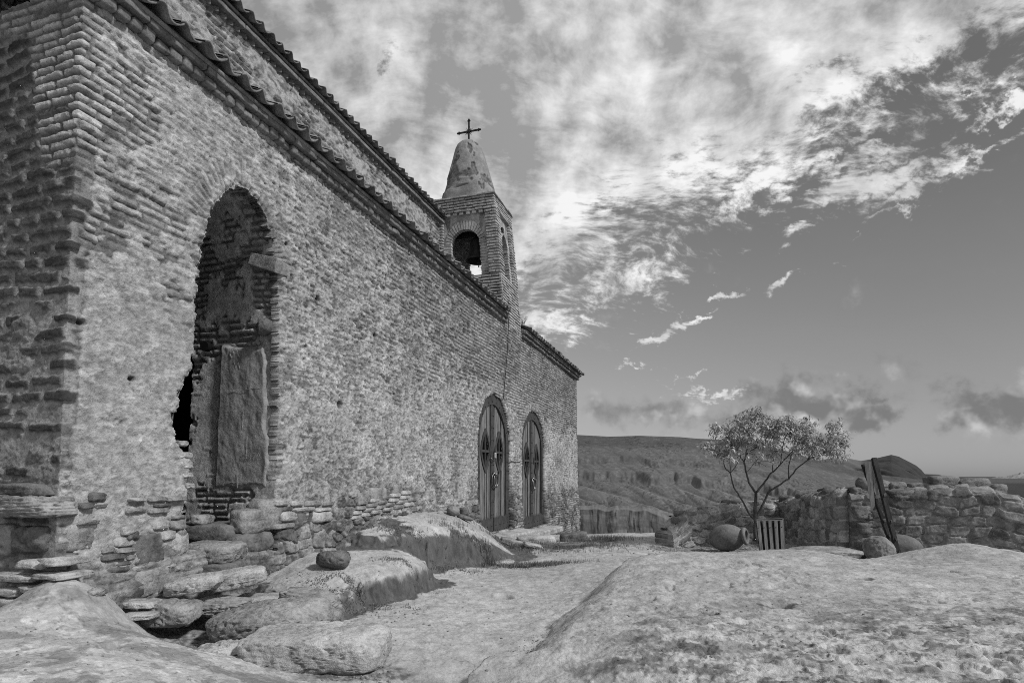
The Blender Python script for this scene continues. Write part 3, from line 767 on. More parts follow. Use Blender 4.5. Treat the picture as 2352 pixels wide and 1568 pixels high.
wall_stone(430, 448, 1110, 1122, M_STONE_P, 67, .03, sup=.35)
wall_stone(400, 440, 1180, 1210, M_STONE_P, 68, .05, sup=.8)
_r = random.Random(21)
for (xa_, xb_, ya_0, yb_0, n_) in [(300, 420, 1140, 1220, 15), (232, 305, 1180, 1300, 16), (640, 760, 1150, 1262, 12), (250, 330, 1300, 1440, 12), (180, 240, 1130, 1200, 5)]:
    yy = ya_0; 
    while yy < yb_0:
        hh_ = _r.choice([12, 14, 16, 24]); xx = xa_ + _r.uniform(-8, 8)
        while xx < xb_:
            ww_ = _r.uniform(28, 55)
            if _r.random() < .62: wall_stone(xx, min(xx + ww_, xb_ + 8), yy + _r.uniform(-2, 2), yy + hh_ - 3, _r.choice([M_STONE, M_STONE, M_STONE_P, M_STONE_P, M_STONE_D]), 1000 + int(xx * 3 + yy), .060 + _r.uniform(0, .035), sub=3, sup=.35, angular=2, fine=.010)
            xx += ww_ + 4
        yy += hh_
for k_ in range(4):
    for j_ in range(6 - k_ // 2):
        x0_ = 806 + j_ * 25 + k_ * 6 + _r.uniform(-2, 2); y0_ = 1192 - k_ * 11 - j_ * 6.0
        wall_stone(x0_, x0_ + 22, y0_ - 9, y0_, _r.choice([M_STONE, M_STONE_P]), 1300 + k_ * 9 + j_, .085, sub=3, sup=.35, angular=2, fine=.01)
# end-wall ledge beam and thin bricks
def end_stone(x0, x1, y0, y1, mat, seed, proud=.05, hx=None, **k):
    a = ony(x0, (y0 + y1) / 2, Y0 - proud); b = ony(x1, (y0 + y1) / 2, Y0 - proud); c = (a + b) / 2
    Z = np.dot(c - CAM, fwd); hz = (y1 - y0) / 2 * Z / F
    k.setdefault('sup', .4); k.setdefault('angular', 3)
    return rock('foundation_stone', mat, (c[0], Y0 - proud + .08, c[2]), (abs(b[0] - a[0]) / 2, .12, hz), seed, parent=church, **k)
end_stone(-60, 112, 1138, 1186, M_STONE_L, 71, .09, layers=.8, sub=5)
end_stone(-40, 100, 1110, 1138, M_STONE_D, 72, .06)
for (a, b, c_, d_, s_) in [(45, 98, 1286, 1306, 73), (100, 138, 1280, 1300, 74), (-20, 78, 1318, 1334, 75), (80, 148, 1316, 1330, 76), (-20, 48, 1348, 1368, 77), (50, 122, 1345, 1362, 78), (-20, 74, 1374, 1398, 79)]:
    end_stone(a, b, c_, d_, M_STONE_P, s_, .08, sup=.35, sub=3)
end_stone(35, 100, 1208, 1268, M_STONE_D, 80, .03); end_stone(-10, 34, 1205, 1275, M_STONE, 81, .03)

# ---- cornices and tiled roofs
def cornice(y0, y1, z, x=0.0, mat=M_TRIM, name='cornice', tooth=.10, sawtooth=False, seed=0, zs=1.0):
    rs = random.Random(seed); mb = MB()
    y = y0
    while y < y1:
        w = tooth * rs.uniform(.8, 1.25); hgt = .078 * zs * rs.uniform(.85, 1.05)
        if sawtooth:
            pr = .07; zz = z
            mb.add([(x, y, zz), (x + pr, y + w * .5, zz), (x, y + w * .96, zz), (x, y, zz + .06), (x + pr, y + w * .5, zz + .06), (x, y + w * .96, zz + .06)],
                   [(0, 1, 4, 3), (1, 2, 5, 4), (0, 2, 1), (3, 4, 5)])
        else:
            c = (x + .015 + rs.uniform(-.01, .01), y + w / 2, z + .04 * zs + rs.uniform(-.005, .005)); a = rs.uniform(-.15, .15)
            mb.box(c, (.062, .062 * math.sin(a), 0), (-.02 * math.sin(a), w * .47, 0), (rs.uniform(-.008, .004), 0, hgt / 2), jit=.008)
        y += w
    o = mb.build(name, mat, church, bevel=0 if sawtooth else .016, smooth=not sawtooth)
    mb = MB(); y = y0
    zz = z + (.062 if sawtooth else .082 * zs)
    while y < y1:
        w = min(rs.uniform(.35, .6), y1 - y + .001)
        mb.lohi((x - .1, y, zz), (x + .12 + rs.uniform(-.008, .008), y + w - .008, zz + .052), jit=.005); y += w
    mb.lohi((x - .1, y0, zz + .05), (x + .075, y1, zz + .10))
    mb.build('cornice_band', mat, church, bevel=.008)
def tiled_roof(y0, y1, xe, ze, xt, zt, pitch=.20, rows=4, seed=0, amp=.042, name='tiled_roof', endcap=False):
    rs = random.Random(seed); n = int(round((y1 - y0) / pitch)); pitch = (y1 - y0) / n
    sl = np.array([xt - xe, 0, zt - ze]); L = np.linalg.norm(sl); sl = sl / L; nr = np.array([-sl[2], 0, sl[0]])
    if nr[2] < 0: nr = -nr
    Vs, Fs = [], []; m = 13; base = 0
    prof_t = np.linspace(0, 1, m)
    # S profile: a broad hump with a tight gutter and a small lip
    hump = np.where(prof_t < .34, .55 * np.sin(prof_t / .34 * math.pi), -1.15 * np.sin((prof_t - .34) / .66 * math.pi) ** .8) + .35
    rl = .34
    for r in range(rows):
        for k in range(n):
            js = rs.uniform(-.02, .03); jn = rs.uniform(-.005, .007); jt = rs.uniform(-.012, .012); am = amp * rs.uniform(.9, 1.1)
            s0 = r * rl * .86 + js; s1 = s0 + rl
            if s1 > L + .1: continue
            yy = y0 + (k + prof_t * 1.10 - .02) * pitch + rs.uniform(-.006, .006)
            for (s_, lift) in ((s0, .022), ((s0 + s1) / 2, .010), (s1, -.004)):
                for inner in (0, 1):
                    hh = hump * (am - .0 * inner) + lift + jn + jt * (prof_t - .5) - inner * .015
                    for q in range(m):
                        p = np.array([xe, 0, ze]) + sl * s_ + nr * hh[q]; p[1] = yy[q]; Vs.append(p)
            g_ = lambda a, i, q: base + (a * 2 + i) * m + q
            for q in range(m - 1):
                for a in (0, 1):
                    Fs.append((g_(a, 0, q), g_(a, 0, q + 1), g_(a + 1, 0, q + 1), g_(a + 1, 0, q)))
                    Fs.append((g_(a, 1, q + 1), g_(a, 1, q), g_(a + 1, 1, q), g_(a + 1, 1, q + 1)))
                Fs.append((g_(0, 1, q), g_(0, 1, q + 1), g_(0, 0, q + 1), g_(0, 0, q)))
            base += 6 * m
    # the deck the tiles lie on
    d0 = np.array([xe, y0, ze]) + sl * .06 - nr * .055; d1 = np.array([xe, y0, ze]) + sl * L - nr * .055
    b = len(Vs); e = np.array([0, y1 - y0, 0]); th = nr * -.03
    Vs += [d0, d0 + e, d1 + e, d1, d0 + th, d0 + e + th, d1 + e + th, d1 + th]
    Fs += [(b, b + 1, b + 2, b + 3), (b + 7, b + 6, b + 5, b + 4), (b, b + 4, b + 5, b + 1), (b, b + 3, b + 7, b + 4), (b + 1, b + 5, b + 6, b + 2)]
    me = np_mesh(name, np.array(Vs), np.array(Fs))
    return link(name, me, M_TILE, church, True)
YT0, YT1 = 11.40, 12.62                       # the tower stands on the wall between these
XU, ZU = -1.5, 6.58
cornice(Y0 - .12, YT0 - .02, ZT, seed=3)
tiled_roof(Y0 - .25, YT0 - .12, .22, 4.515, XU + .02, 5.35, seed=5)
cornice(YT1 + .02, Y1 + .02, ZT - .03, seed=4)
tiled_roof(YT1 + .08, Y1 + .12, .22, 4.485, XU + .02, 5.30, seed=6, pitch=.19, rows=5)
# mortar bed between cornice and tiles
mb = MB(); mb.lohi((-.3, Y0 - .1, ZT + .17), (.10, YT0 - .1, ZT + .20)); mb.lohi((-.3, YT1 + .1, ZT + .14), (.10, Y1, ZT + .17)); 
mb.lohi((-1.5, Y1 - .06, ZT), (-.02, Y1 - .02, 4.5)); mb.build('mortar_bed', M_MORTAR, church)

# nave wall standing above the aisle roof
def make_upper():
    y = [Y0 - 1.2]
    while y[-1] < 11.6: y.append(y[-1] + min(.03, .010 * (max(y[-1], 3) / 4)))
    y = np.array(y); z = np.arange(4.75, ZU + .02, .016); S, Z = np.meshgrid(y, z)
    b1, i1, i2 = bricks(S, Z, .075, .22, .022, 511, wob=.02)
    F1, F2, rid = worley(S / .19 + .3 * fbm(S * 3, Z * 3, 2, 505), Z / .10 + .3 * fbm(S * 3, Z * 3, 2, 506), 521); rub = ss(F2 - F1, .05, .3)
    n1 = fbm(S * .8, Z * 1.2, 4, 531); n3 = fbm(S * 8, Z * 12, 4, 535); n4 = fbm(S * 30, Z * 40, 3, 537)
    rz = ss(n1, .45, .55); st = b1 * (1 - rz) + rub * rz; idd = i2 * (1 - rz) + rid * rz
    h = .03 * st * (.5 + .8 * idd) + .012 * (n3 - .5) + .006 * (n4 - .5)
    pl = ss(n1 + (n3 - .5) * .8 + .1 * ss(S, 3, 8), .50, .66); k = ss(pl * .032 - h, -.002, .006); h = np.maximum(h, pl * .032 + .008 * (n3 - .5))
    t = (.16 + .22 * ((idd * 5.7) % 1)) * st + .15 * (1 - st); t = t * (1 - k) + k * .34 * (.7 + .6 * n3); t = t * (1 - .5 * ss(fbm(S * 10, Z * 18, 3, 541), .58, .68))
    P = np.stack([XU + h, S, Z], -1)
    link('upper_wall', grid_mesh('upper_wall', P, t), M_WALL, church, True)
    mb = MB(); mb.lohi((XU - 3.5, Y0 - 1.2, 4.0), (XU - .05, 11.6, ZU + .1)); mb.build('upper_wall_core', M_MORTAR, church)
make_upper()
cornice(Y0 - 1.2, 11.55, ZU, x=XU, sawtooth=True, tooth=.125, name='upper_cornice', seed=8)
tiled_roof(Y0 - 1.4, 11.6, XU + .20, ZU + .20, XU - 2.0, ZU + 1.35, seed=9, pitch=.185, rows=4, amp=.038)
# closed body behind the side wall so no light leaks
mb = MB(); mb.lohi((-1.6, 6.1, -.5), (-.30, Y1 - .1, 4.30)); mb.lohi((-3.3, Y0 + .1, 4.28), (-.12, Y1 - .12, 4.36)); mb.build('wall_core', M_BLACK, church)

# ---- bell tower
TX0, TX1 = -1.65, 0.0
def tw(p):
    """the tower narrows towards its outer side as it rises"""
    p = np.array(p, float); k = max(0.0, p[2] - 4.7) / 2.5
    return np.array([p[0] - .25 * k * (p[0] - TX0) / (TX1 - TX0), p[1] + .02 * k, p[2]])
def brick_face(mb, a, b, z0, z1, out, pitch=.063, length=.21, depth=.06, seed=0, skip=None, proud=0.0):
    """courses of separate bricks from plan point a to b; out = outward unit vector"""
    rs = random.Random(seed); a = np.array([a[0], a[1], 0.0]); b = np.array([b[0], b[1], 0.0]); L = np.linalg.norm(b - a); t = (b - a) / L
    out = np.array([out[0], out[1], 0.0]); z = z0; row = 0
    while z < z1 - pitch * .5:
        u = -(rs.random() * .5 + (row % 2) * .5) * length
        while u < L:
            w = length * rs.uniform(.75, 1.2); u0, u1 = max(u, 0), min(u + w, L)
            if L - u1 < .05: u1 = L; w = L - u
            if u1 - u0 > .02 and not (skip and skip((u0 + u1) / 2, z + pitch / 2)):
                segs = [(u0, u1)]
                for (q0, q1) in segs:
                    pr = proud + rs.uniform(-.006, .010); c = a + t * (q0 + q1) / 2 + out * (pr - depth / 2) + np.array([0, 0, z + pitch / 2 + rs.uniform(-.003, .003)])
                    vs0 = len(mb.v)
                    mb.box(c, t * max((q1 - q0) / 2 - .005, .004), out * depth / 2, (0, 0, pitch * .5 - .0125 + rs.uniform(-.003, .002)), jit=.005)
                    for i in range(vs0, len(mb.v)): mb.v[i] = tuple(tw(mb.v[i]))
            u += w
        z += pitch; row += 1
tower = bpy.data.objects.new('bell_tower', None)
def tower_parts():
    # solid shaft below the bell chamber
    W, Dp = TX1 - TX0, YT1 - YT0
    z_sill, z_spring, z_arch, z_bandb, z_top = 5.43, 6.16, 6.46, 6.80, 7.17
    mb = MB()
    brick_face(mb, (TX0, YT0), (TX1, YT0), 4.40, z_sill, (0, -1), seed=1)
    brick_face(mb, (TX1, YT0), (TX1, YT1), 4.36, z_sill, (1, 0), seed=2)
    brick_face(mb, (TX1, YT1), (TX0, YT1), 4.40, z_sill, (0, 1), seed=3)
    shaft = mb.build('bell_tower', M_BRICK, church, bevel=.006)
    mc = MB(); vs0 = 0
    mc.lohi((TX0 + .02, YT0 + .02, 4.3), (TX1 - .02, YT1 - .02, z_sill - .01))
    for i in range(len(mc.v)): mc.v[i] = tuple(tw(mc.v[i]))
    mc.build('mortar_core', M_MORTAR, shaft)
    pw = .27
    # four corner piers
    for (x0, y0) in ((TX0, YT0), (TX1 - pw, YT0), (TX0, YT1 - pw), (TX1 - pw, YT1 - pw)):
        m2 = MB(); x1, y1 = x0 + pw, y0 + pw; sd = int(abs(x0 * 10) + y0 * 7)
        brick_face(m2, (x0, y0), (x1, y0), z_sill, z_bandb, (0, -1), seed=sd, length=.17, proud=.012)
        brick_face(m2, (x1, y0), (x1, y1), z_sill, z_bandb, (1, 0), seed=sd + 1, length=.17, proud=.012)
        brick_face(m2, (x1, y1), (x0, y1), z_sill, z_bandb, (0, 1), seed=sd + 2, length=.17, proud=.012)
        brick_face(m2, (x0, y1), (x0, y0), z_sill, z_bandb, (-1, 0), seed=sd + 3, length=.17, proud=.012)
        n0 = len(m2.v); m2.lohi((x0 + .018, y0 + .018, z_sill - .02), (x1 - .018, y1 - .018, z_bandb + .02))
        for i in range(n0, len(m2.v)): m2.v[i] = tuple(tw(m2.v[i]))
        m2.build('pier', M_BRICK, shaft, bevel=.006)
    # arch screens between the piers, with a ring of radial bricks
    def screen(a, b, out, seed):
        a = np.array(a, float); b = np.array(b, float); L = np.linalg.norm(b - a); t = (b - a) / L; o_ = np.array(out, float)
        m3 = MB(); jw = min(.20, L * .22); r = (L - 2 * jw) / 2; cx = L / 2; rs = random.Random(seed)
        th_ = .11; rec = .05
        def P(u, z, d): q = a + t * u - o_ * (rec + d); return tw((q[0], q[1], z))
        # jamb strips, courses
        z = z_sill
        while z < z_spring:
            for (u0, u1) in ((0, jw), (L - jw, L)):
                e = rs.uniform(-.01, .01); uu0, uu1 = (u0, u1 + e) if u0 == 0 else (u0 + e, u1)
                vs = [P(u, zz, d + rs.uniform(-.003, .003)) for u in (uu0, uu1) for d in (0, th_) for zz in (z + .009, z + .054)]
                m3.add(vs, [(0, 1, 3, 2), (4, 6, 7, 5), (0, 4, 5, 1), (2, 3, 7, 6), (0, 2, 6, 4), (1, 5, 7, 3)])
            z += .063
        # voussoirs
        n = 19
        for i in range(n):
            a0 = math.pi * (i + .12) / n; a1 = math.pi * (i + .88) / n; r1 = r + .15 + rs.uniform(-.01, .01); rr = r + rs.uniform(-.006, .006)
            ky = (z_arch - z_spring) / r
            vs = [P(cx - R_ * math.cos(an), z_spring + R_ * math.sin(an) * (ky if R_ == rr else 1.0), d) for an in (a0, a1) for d in (-.008, th_) for R_ in (rr, r1)]
            m3.add(vs, [(0, 1, 3, 2), (4, 6, 7, 5), (0, 4, 5, 1), (2, 3, 7, 6), (0, 2, 6, 4), (1, 5, 7, 3)])
        # infill plate with the arch cut out
        N = 28; out_, inn = [], []
        for i in range(N + 1):
            an = math.pi * i / N; inn.append((cx - (r + .01) * math.cos(an), z_spring + (z_arch - z_spring + .01) * math.sin(an)))
        for i, (u, z) in enumerate(inn): out_.append((L * i / N, z_bandb + .02))
        vs = [P(u, z, .012) for u, z in inn] + [P(u, z, .012) for u, z in out_] + [P(u, z, th_) for u, z in inn] + [P(u, z, th_) for u, z in out_]
        M_ = N + 1
        fs = [(i, i + 1, M_ + i + 1, M_ + i) for i in range(N)] + [(2 * M_ + i + 1, 2 * M_ + i, 3 * M_ + i, 3 * M_ + i + 1) for i in range(N)] + [(i + 1, i, 2 * M_ + i, 2 * M_ + i + 1) for i in range(N)]
        m3.add(vs, fs)
        for (u0, u1) in ((0, jw - .02), (L - jw + .02, L)):
            vs = [P(u, zz, d) for u in (u0, u1) for d in (.012, th_ - .01) for zz in (z_sill, z_bandb)]
            m3.add(vs, [(0, 1, 3, 2), (4, 6, 7, 5), (0, 4, 5, 1), (2, 3, 7, 6), (0, 2, 6, 4), (1, 5, 7, 3)])
        m3.build('arch', M_BRICK, shaft)
    screen((TX0 + pw, YT0), (TX1 - pw, YT0), (0, -1), 5)
    screen((TX1, YT0 + pw), (TX1, YT1 - pw), (1, 0), 6)
    screen((TX1 - pw, YT1), (TX0 + pw, YT1), (0, 1), 7)
    screen((TX0, YT1 - pw), (TX0, YT0 + pw), (-1, 0), 8)
    # top band
    m4 = MB()
    for (a, b, o_) in (((TX0 - .01, YT0 - .01), (TX1 + .01, YT0 - .01), (0, -1)), ((TX1 + .01, YT0 - .01), (TX1 + .01, YT1 + .01), (1, 0)), ((TX1 + .01, YT1 + .01), (TX0 - .01, YT1 + .01), (0, 1)), ((TX0 - .01, YT1 + .01), (TX0 - .01, YT0 - .01), (-1, 0))):
        brick_face(m4, a, b, z_bandb + .03, z_top - .035, o_, seed=int(a[0] * 9 + b[1] * 5) & 255, length=.19, depth=.10)
    # corbel teeth under the band
    for i in range(6):
        x = TX0 + .38 + i * .17
        n0 = len(m4.v); m4.lohi((x, YT0 - .0, z_bandb - .03), (x + .10, YT0 + .10, z_bandb + .035), jit=.006)
        for j in range(n0, len(m4.v)): m4.v[j] = tuple(tw(m4.v[j]))
    n0 = len(m4.v); m4.lohi((TX0 + .06, YT0 + .06, z_bandb), (TX1 - .06, YT1 - .06, z_top - .02))
    for j in range(n0, len(m4.v)): m4.v[j] = tuple(tw(m4.v[j]))
    m4.build('top_band', M_BRICK, shaft, bevel=.006)
    # thin overhanging slabs
    m5 = MB(); rs = random.Random(4)
    n0 = 0
    x = TX0 - .04
    while x < TX1 + .03:
        w = rs.uniform(.16, .28); xe = min(x + w, TX1 + .05)
        m5.lohi((x, YT0 - .045 + rs.uniform(-.01, .01), z_top - .028), (xe - .006, YT0 + .3, z_top + rs.uniform(-.004, .006)), jit=.003)
        m5.lohi((x, YT1 - .3, z_top - .028), (xe - .006, YT1 + .045, z_top), jit=.003); x = xe if xe < TX1 + .05 else 99
    y = YT0 + .02
    while y < YT1:
        w = rs.uniform(.16, .26); ye = min(y + w, YT1)
        m5.lohi((TX1 - .28, y, z_top - .027), (TX1 + .05 + rs.uniform(-.01, .01), ye - .006, z_top + .002), jit=.003)
        m5.lohi((TX0 - .05, y, z_top - .027), (TX0 + .28, ye - .006, z_top + .002), jit=.003); y = ye
    m5.lohi((TX0 + .1, YT0 + .1, z_top - .026), (TX1 - .1, YT1 - .1, z_top - .004))
    for j in range(len(m5.v)): m5.v[j] = tuple(tw(m5.v[j]))
    m5.build('coping', M_BRICK, shaft)
    # spire: a plastered sugar loaf, square below and round at the tip
    cx, cy = -.985, (YT0 + YT1) / 2 + .02; prof = [(7.15, .60), (7.35, .575), (7.6, .52), (7.9, .455), (8.2, .395), (8.4, .352), (8.52, .32), (8.62, .275), (8.69, .205), (8.725, .11), (8.735, 0.0)]
    zz = np.linspace(7.14, 8.73, 120); rr = np.interp(zz, [p[0] for p in prof], [p[1] for p in prof])
    an = np.linspace(0, 2 * math.pi, 161); A, Zg = np.meshgrid(an, zz); R_ = np.interp(Zg, zz, rr)
    sq = 1 - ss(Zg, 7.3, 8.5); ex = 2 / (2 + 1.6 * sq)
    ca, sa = np.cos(A), np.sin(A)
    Xs = np.sign(ca) * np.abs(ca) ** ex; Ys = np.sign(sa) * np.abs(sa) ** ex
    Aw = np.where(A > 6.2831, 0, A)
    n_ = fbm3(np.stack([np.cos(Aw) * 2.5, np.sin(Aw) * 2.5, Zg * 3], -1), 4, 88); nf = fbm3(np.stack([np.cos(Aw) * 9, np.sin(Aw) * 9, Zg * 18], -1), 3, 89)
    patch = ss(n_ + .20 * bump2(Zg, Aw, 7.75, 4.9, .35, .9), .56, .60)
    R2 = R_ - .026 * patch * (R_ > .05) + .012 * (nf - .5) * (.4 + patch)
    lean = -.045 * (Zg - 7.14)
    P = np.stack([cx + lean + R2 * Xs, cy + R2 * Ys, Zg], -1)
    t = .235 * (.7 + .6 * n_) * (.8 + .4 * nf) * (1 - patch) + patch * (.02 + .22 * nf)
    sp = link('spire', grid_mesh('spire', P, t), stone_mat('spire_render_worn', attr='tone', var=.2, scale=4, bump=.8, bscale=30), shaft, True)
    # iron cross with a sunburst
    m6 = MB(); bx, by, bz = cx - .07, cy, 8.70; zc = 8.99
    def bar(p, q, w=.016): m6.box((np.array(p) + np.array(q)) / 2, (np.array(q) - np.array(p)) / 2, np.cross(np.array(q) - np.array(p), (0, 1, 0)) / (np.linalg.norm(np.array(q) - np.array(p))) * w, (0, w * .8, 0))
    bar((bx, by, bz - .03), (bx, by, 9.27)); bar((bx - .275, by, zc), (bx + .275, by, zc))
    for (dx, dz) in ((0, .28), (-.275, 0), (.275, 0)):
        px_, pz_ = bx + dx, zc + dz
        if dz: bar((px_ - .035, by, pz_ - .03), (px_ + .035, by, pz_ - .03), .012)
        else:
            sgn = 1 if dx > 0 else -1; bar((px_ - .035 * sgn, by, pz_ - .035), (px_ - .035 * sgn, by, pz_ + .035), .012)
        V, Fc = ico(2); m6.add(V * .022 + np.array([px_, by, pz_]), [tuple(f) for f in Fc])
    for k in range(16):
        an = 2 * math.pi * (k + .5) / 16; r2 = .12 if k % 2 else .09
        m6.tube([(bx, by, zc), (bx + r2 * math.cos(an), by, zc + r2 * math.sin(an))], [.012, .003], 5)
    V, Fc = ico(2); m6.add(V * np.array([.035, .02, .035]) + np.array([bx, by, zc]), [tuple(f) for f in Fc])
    m6.build('cross', M_DARKMETAL, shaft)
tower_parts()

# bell hanging in the chamber
bell = thing('bell', 'dark bronze bell hanging in the arch of the brick bell tower', 'bell', (-.80, 11.93, 5.98))
mb = MB(); zb = 5.93
prof = [(.0, .50), (.06, .50), (.10, .49), (.135, .46), (.150, .40), (.158, .30), (.170, .20), (.190, .12), (.220, .05), (.255, .01), (.262, -.01), (.25, -.02), (.225, .0), (.19, .06), (.15, .15), (.13, .38), (.0, .44)]
T = Matrix.Translation((-.80, 11.93, zb))
mb.lathe(prof, T, 36); mb.build('bell_body', M_BELL, bell, True)
mb = MB(); mb.tube([(-.80, 11.93, zb + .38), (-.78, 11.93, zb + .05), (-.76, 11.92, zb - .05)], [.012, .014, .018], 8)
V, Fc = ico(2); mb.add(V * .042 + np.array([-.76, 11.92, zb - .06]), [tuple(f) for f in Fc])
mb.tube([(-.76, 11.92, zb - .1), (-.76, 11.92, zb - .16)], .014, 8); mb.build('clapper', M_BELL, bell, True)
mb = MB(); mb.lohi((-1.45, 11.88, zb + .56), (-.2, 11.98, zb + .66)); mb.build('headstock', M_WOOD_D, bell)
mb = MB(); mb.tube([(-.80, 11.93, zb + .48), (-.80, 11.93, zb + .60)], .03, 8); mb.build('hanger', M_BELL, bell)

# ---- doors
def make_door(Dd, win, name='wooden_door', seed=0, ajar=0.0):
    ya, yb, zb, zs, zt = Dd['ya'] - .03, Dd['yb'] + .03, Dd['zb'] - .02, Dd['zs'], Dd['zt'] + .02
    c = (ya + yb) / 2; hw = (yb - ya) / 2; xd = -.075
    rs = random.Random(seed)
    def halfw(z, inset=0.0):
        H = hw - inset; T_ = zt - inset * 1.1
        return H if z < zs else H * math.sqrt(max(0, 1 - ((z - zs) / (T_ - zs)) ** 2)) if z < T_ else 0
    def top(y, inset=0.0):
        H = hw - inset; T_ = zt - inset * 1.1; k = abs(y - c) / H
        return zs + (T_ - zs) * math.sqrt(max(0, 1 - k * k)) if k < 1 else zs
    # frame band: dark painted arch
    inset = .20
    n = 90; path_o, path_i = [], []
    for i in range(n + 1):
        f = i / n
        if f < .3: z = zb + (zs - zb) * f / .3; path_o.append((c - hw, z)); path_i.append((c - hw + inset, z))
        elif f > .7: z = zs - (zs - zb) * (f - .7) / .3; path_o.append((c + hw, z)); path_i.append((c + hw - inset, z))
        else:
            a = math.pi * (f - .3) / .4; path_o.append((c - hw * math.cos(a), zs + (zt - zs) * math.sin(a))); path_i.append((c - (hw - inset) * math.cos(a), zs + (zt - inset * 1.1 - zs) * math.sin(a)))
    mb = MB(); vs = []
    for (o_, i_) in zip(path_o, path_i):
        vs += [(xd + .035, o_[0], o_[1]), (xd + .035, i_[0], i_[1]), (xd + .004, i_[0], i_[1])]
    fs = []
    for i in range(n): fs += [(3 * i, 3 * i + 3, 3 * i + 4, 3 * i + 1), (3 * i + 1, 3 * i + 4, 3 * i + 5, 3 * i + 2)]
    mb.add(vs, fs)
    dobj = mb.build(name, M_IRON, church)
    # black sheet standing in for the shade behind the gaps
    mb = MB(); m = 40; ys = np.linspace(c - hw, c + hw, m); vs = [(xd - .035, y, zb) for y in ys] + [(xd - .035, y, top(y)) for y in ys]
    mb.add(vs, [(i, i + 1, m + i + 1, m + i) for i in range(m - 1)]); mb.build('shade_sheet', M_BLACK, dobj)
    for side in (-1, 1):
        wc = c + side * hw * .40; zw = win; rh, rw = .345, .205
        y_in, y_out = c + side * .035, c + side * (hw - inset + .03)
        lo, hi = min(y_in, y_out), max(y_in, y_out); nb = 6; bw = (hi - lo) / nb
        mb = MB()
        def inwin(y, z):
            dz = abs(z - zw) / rh; 
            return abs(y - wc) / rw < (1 - dz ** 1.7) if dz < 1 else False
        for k in range(nb):
            y0_, y1_ = lo + k * bw + .006, lo + (k + 1) * bw - .006; xx = xd + rs.uniform(-.012, .006)
            for sub in range(3):
                s0_, s1_ = y0_ + (y1_ - y0_) * sub / 3, y0_ + (y1_ - y0_) * (sub + 1) / 3; ym = (s0_ + s1_) / 2
                zt_ = top(ym, inset - .04); z = zb + .05; dz = .03; vs = []; 
                runs = []; cur = None
                while z < zt_:
                    ok = not inwin(ym, z + dz / 2)
                    if ok and cur is None: cur = z
                    if not ok and cur is not None: runs.append((cur, z)); cur = None
                    z += dz
                if cur is not None: runs.append((cur, zt_))
                for (r0, r1) in runs: mb.add([(xx, s0_, r0), (xx, s1_, r0), (xx, s1_, r1), (xx, s0_, r1)], [(0, 1, 2, 3)])
            mb.add([(xx, y1_, zb + .05), (xx - .02, y1_, zb + .05), (xx - .02, y1_, min(top(y1_, inset - .04), zw - rh)), (xx, y1_, min(top(y1_, inset - .04), zw - rh))], [(0, 1, 2, 3)])
        # raised batten
        leaf = mb.build('door_leaf', M_WOOD, dobj)
        mb = MB()
        for k in range(1, nb):
            yk = lo + k * bw
            if abs(yk - wc) > rw: mb.lohi((xd, yk - .008, zb + .22), (xd + .014, yk + .008, top(yk, inset) - .02))
            else: mb.lohi((xd, yk - .008, zb + .22), (xd + .014, yk + .008, zw - rh - .02))
        mb.build('batten', M_WOOD, dobj)
        # pierced window: ring and cross bars
        mb = MB(); N = 40; vs = []
        for i in range(N):
            a = 2 * math.pi * i / N; uy, uz = math.cos(a), math.sin(a); k_ = 1 - .25 * abs(uz) ** 6 * 0
            pz = uz; py_ = math.copysign((1 - abs(uz) ** 1.7) , uy) if abs(uz) < 1 else 0
            for (r_, xo) in ((1.0, .022), (1.24, .022), (1.24, .002), (1.0, -.02)):
                vs.append((xd + xo, wc + py_ * rw * r_ + (0 if r_ == 1 else math.copysign(.012, uy)), zw + pz * rh * r_))
        fs = []
        for i in range(N):
            j = (i + 1) % N
            for q in range(4): fs.append((4 * i + q, 4 * i + (q + 1) % 4, 4 * j + (q + 1) % 4, 4 * j + q))
        mb.add(vs, fs)
        mb.lohi((xd - .005, wc - rw * 1.12, zw - .03), (xd + .016, wc + rw * 1.12, zw + .015)); mb.lohi((xd - .006, wc - .018, zw - rh), (xd + .018, wc + .018, zw + rh))
        mb.build('window_grille', M_IRON, dobj)
    # meeting stile, kick straps, studs
    mb = MB(); mb.lohi((xd - .01, c - .13, zb + .02), (xd + .024, c - .012, zt - inset * .9)); mb.lohi((xd - .02, c + .012, zb + .02), (xd + .010, c + .10, zt - inset * .9)); mb.build('stile', M_IRON, dobj)
    mb = MB(); zk = zb + .27
    for (a, b, xo) in ((c - hw + .01, c - .03, .042), (c + .03, c + hw - .01, .041)):
        mb.lohi((xd - .01, a, zb + .0), (xd + xo, b, zk)); nz = 13; w = (b - a) / nz
        for i in range(nz):
            mb.add([(xd + xo - .002, a + w * i, zk), (xd + xo - .002, a + w * (i + 1), zk), (xd + xo - .002, a + w * (i + .5), zk + .06)], [(0, 1, 2)])
    mb.build('kick_plate', M_IRON, dobj)
    mb = MB(); V, Fc = ico(1)
    def stud(y, z, x=xd + .04, r=.013): mb.add(V * np.array([r * .7, r, r]) + np.array([x, y, z]), [tuple(f) for f in Fc])
    for i in range(2, n, 3):
        o_, i_ = path_o[i], path_i[i]; stud(o_[0] * .25 + i_[0] * .75, o_[1] * .25 + i_[1] * .75)
        if i % 2: stud(o_[0] * .72 + i_[0] * .28, o_[1] * .72 + i_[1] * .28)
    for k in range(9): stud(c - .07, zb + .35 + k * .24, xd + .028); stud(c + .055, zb + .35 + k * .24, xd + .014)
    for yy in np.linspace(c - hw + .08, c - .09, 7): stud(yy, zb + .04, xd + .046, .011)
    for yy in np.linspace(c + .09, c + hw - .08, 7): stud(yy, zb + .04, xd + .046, .011)
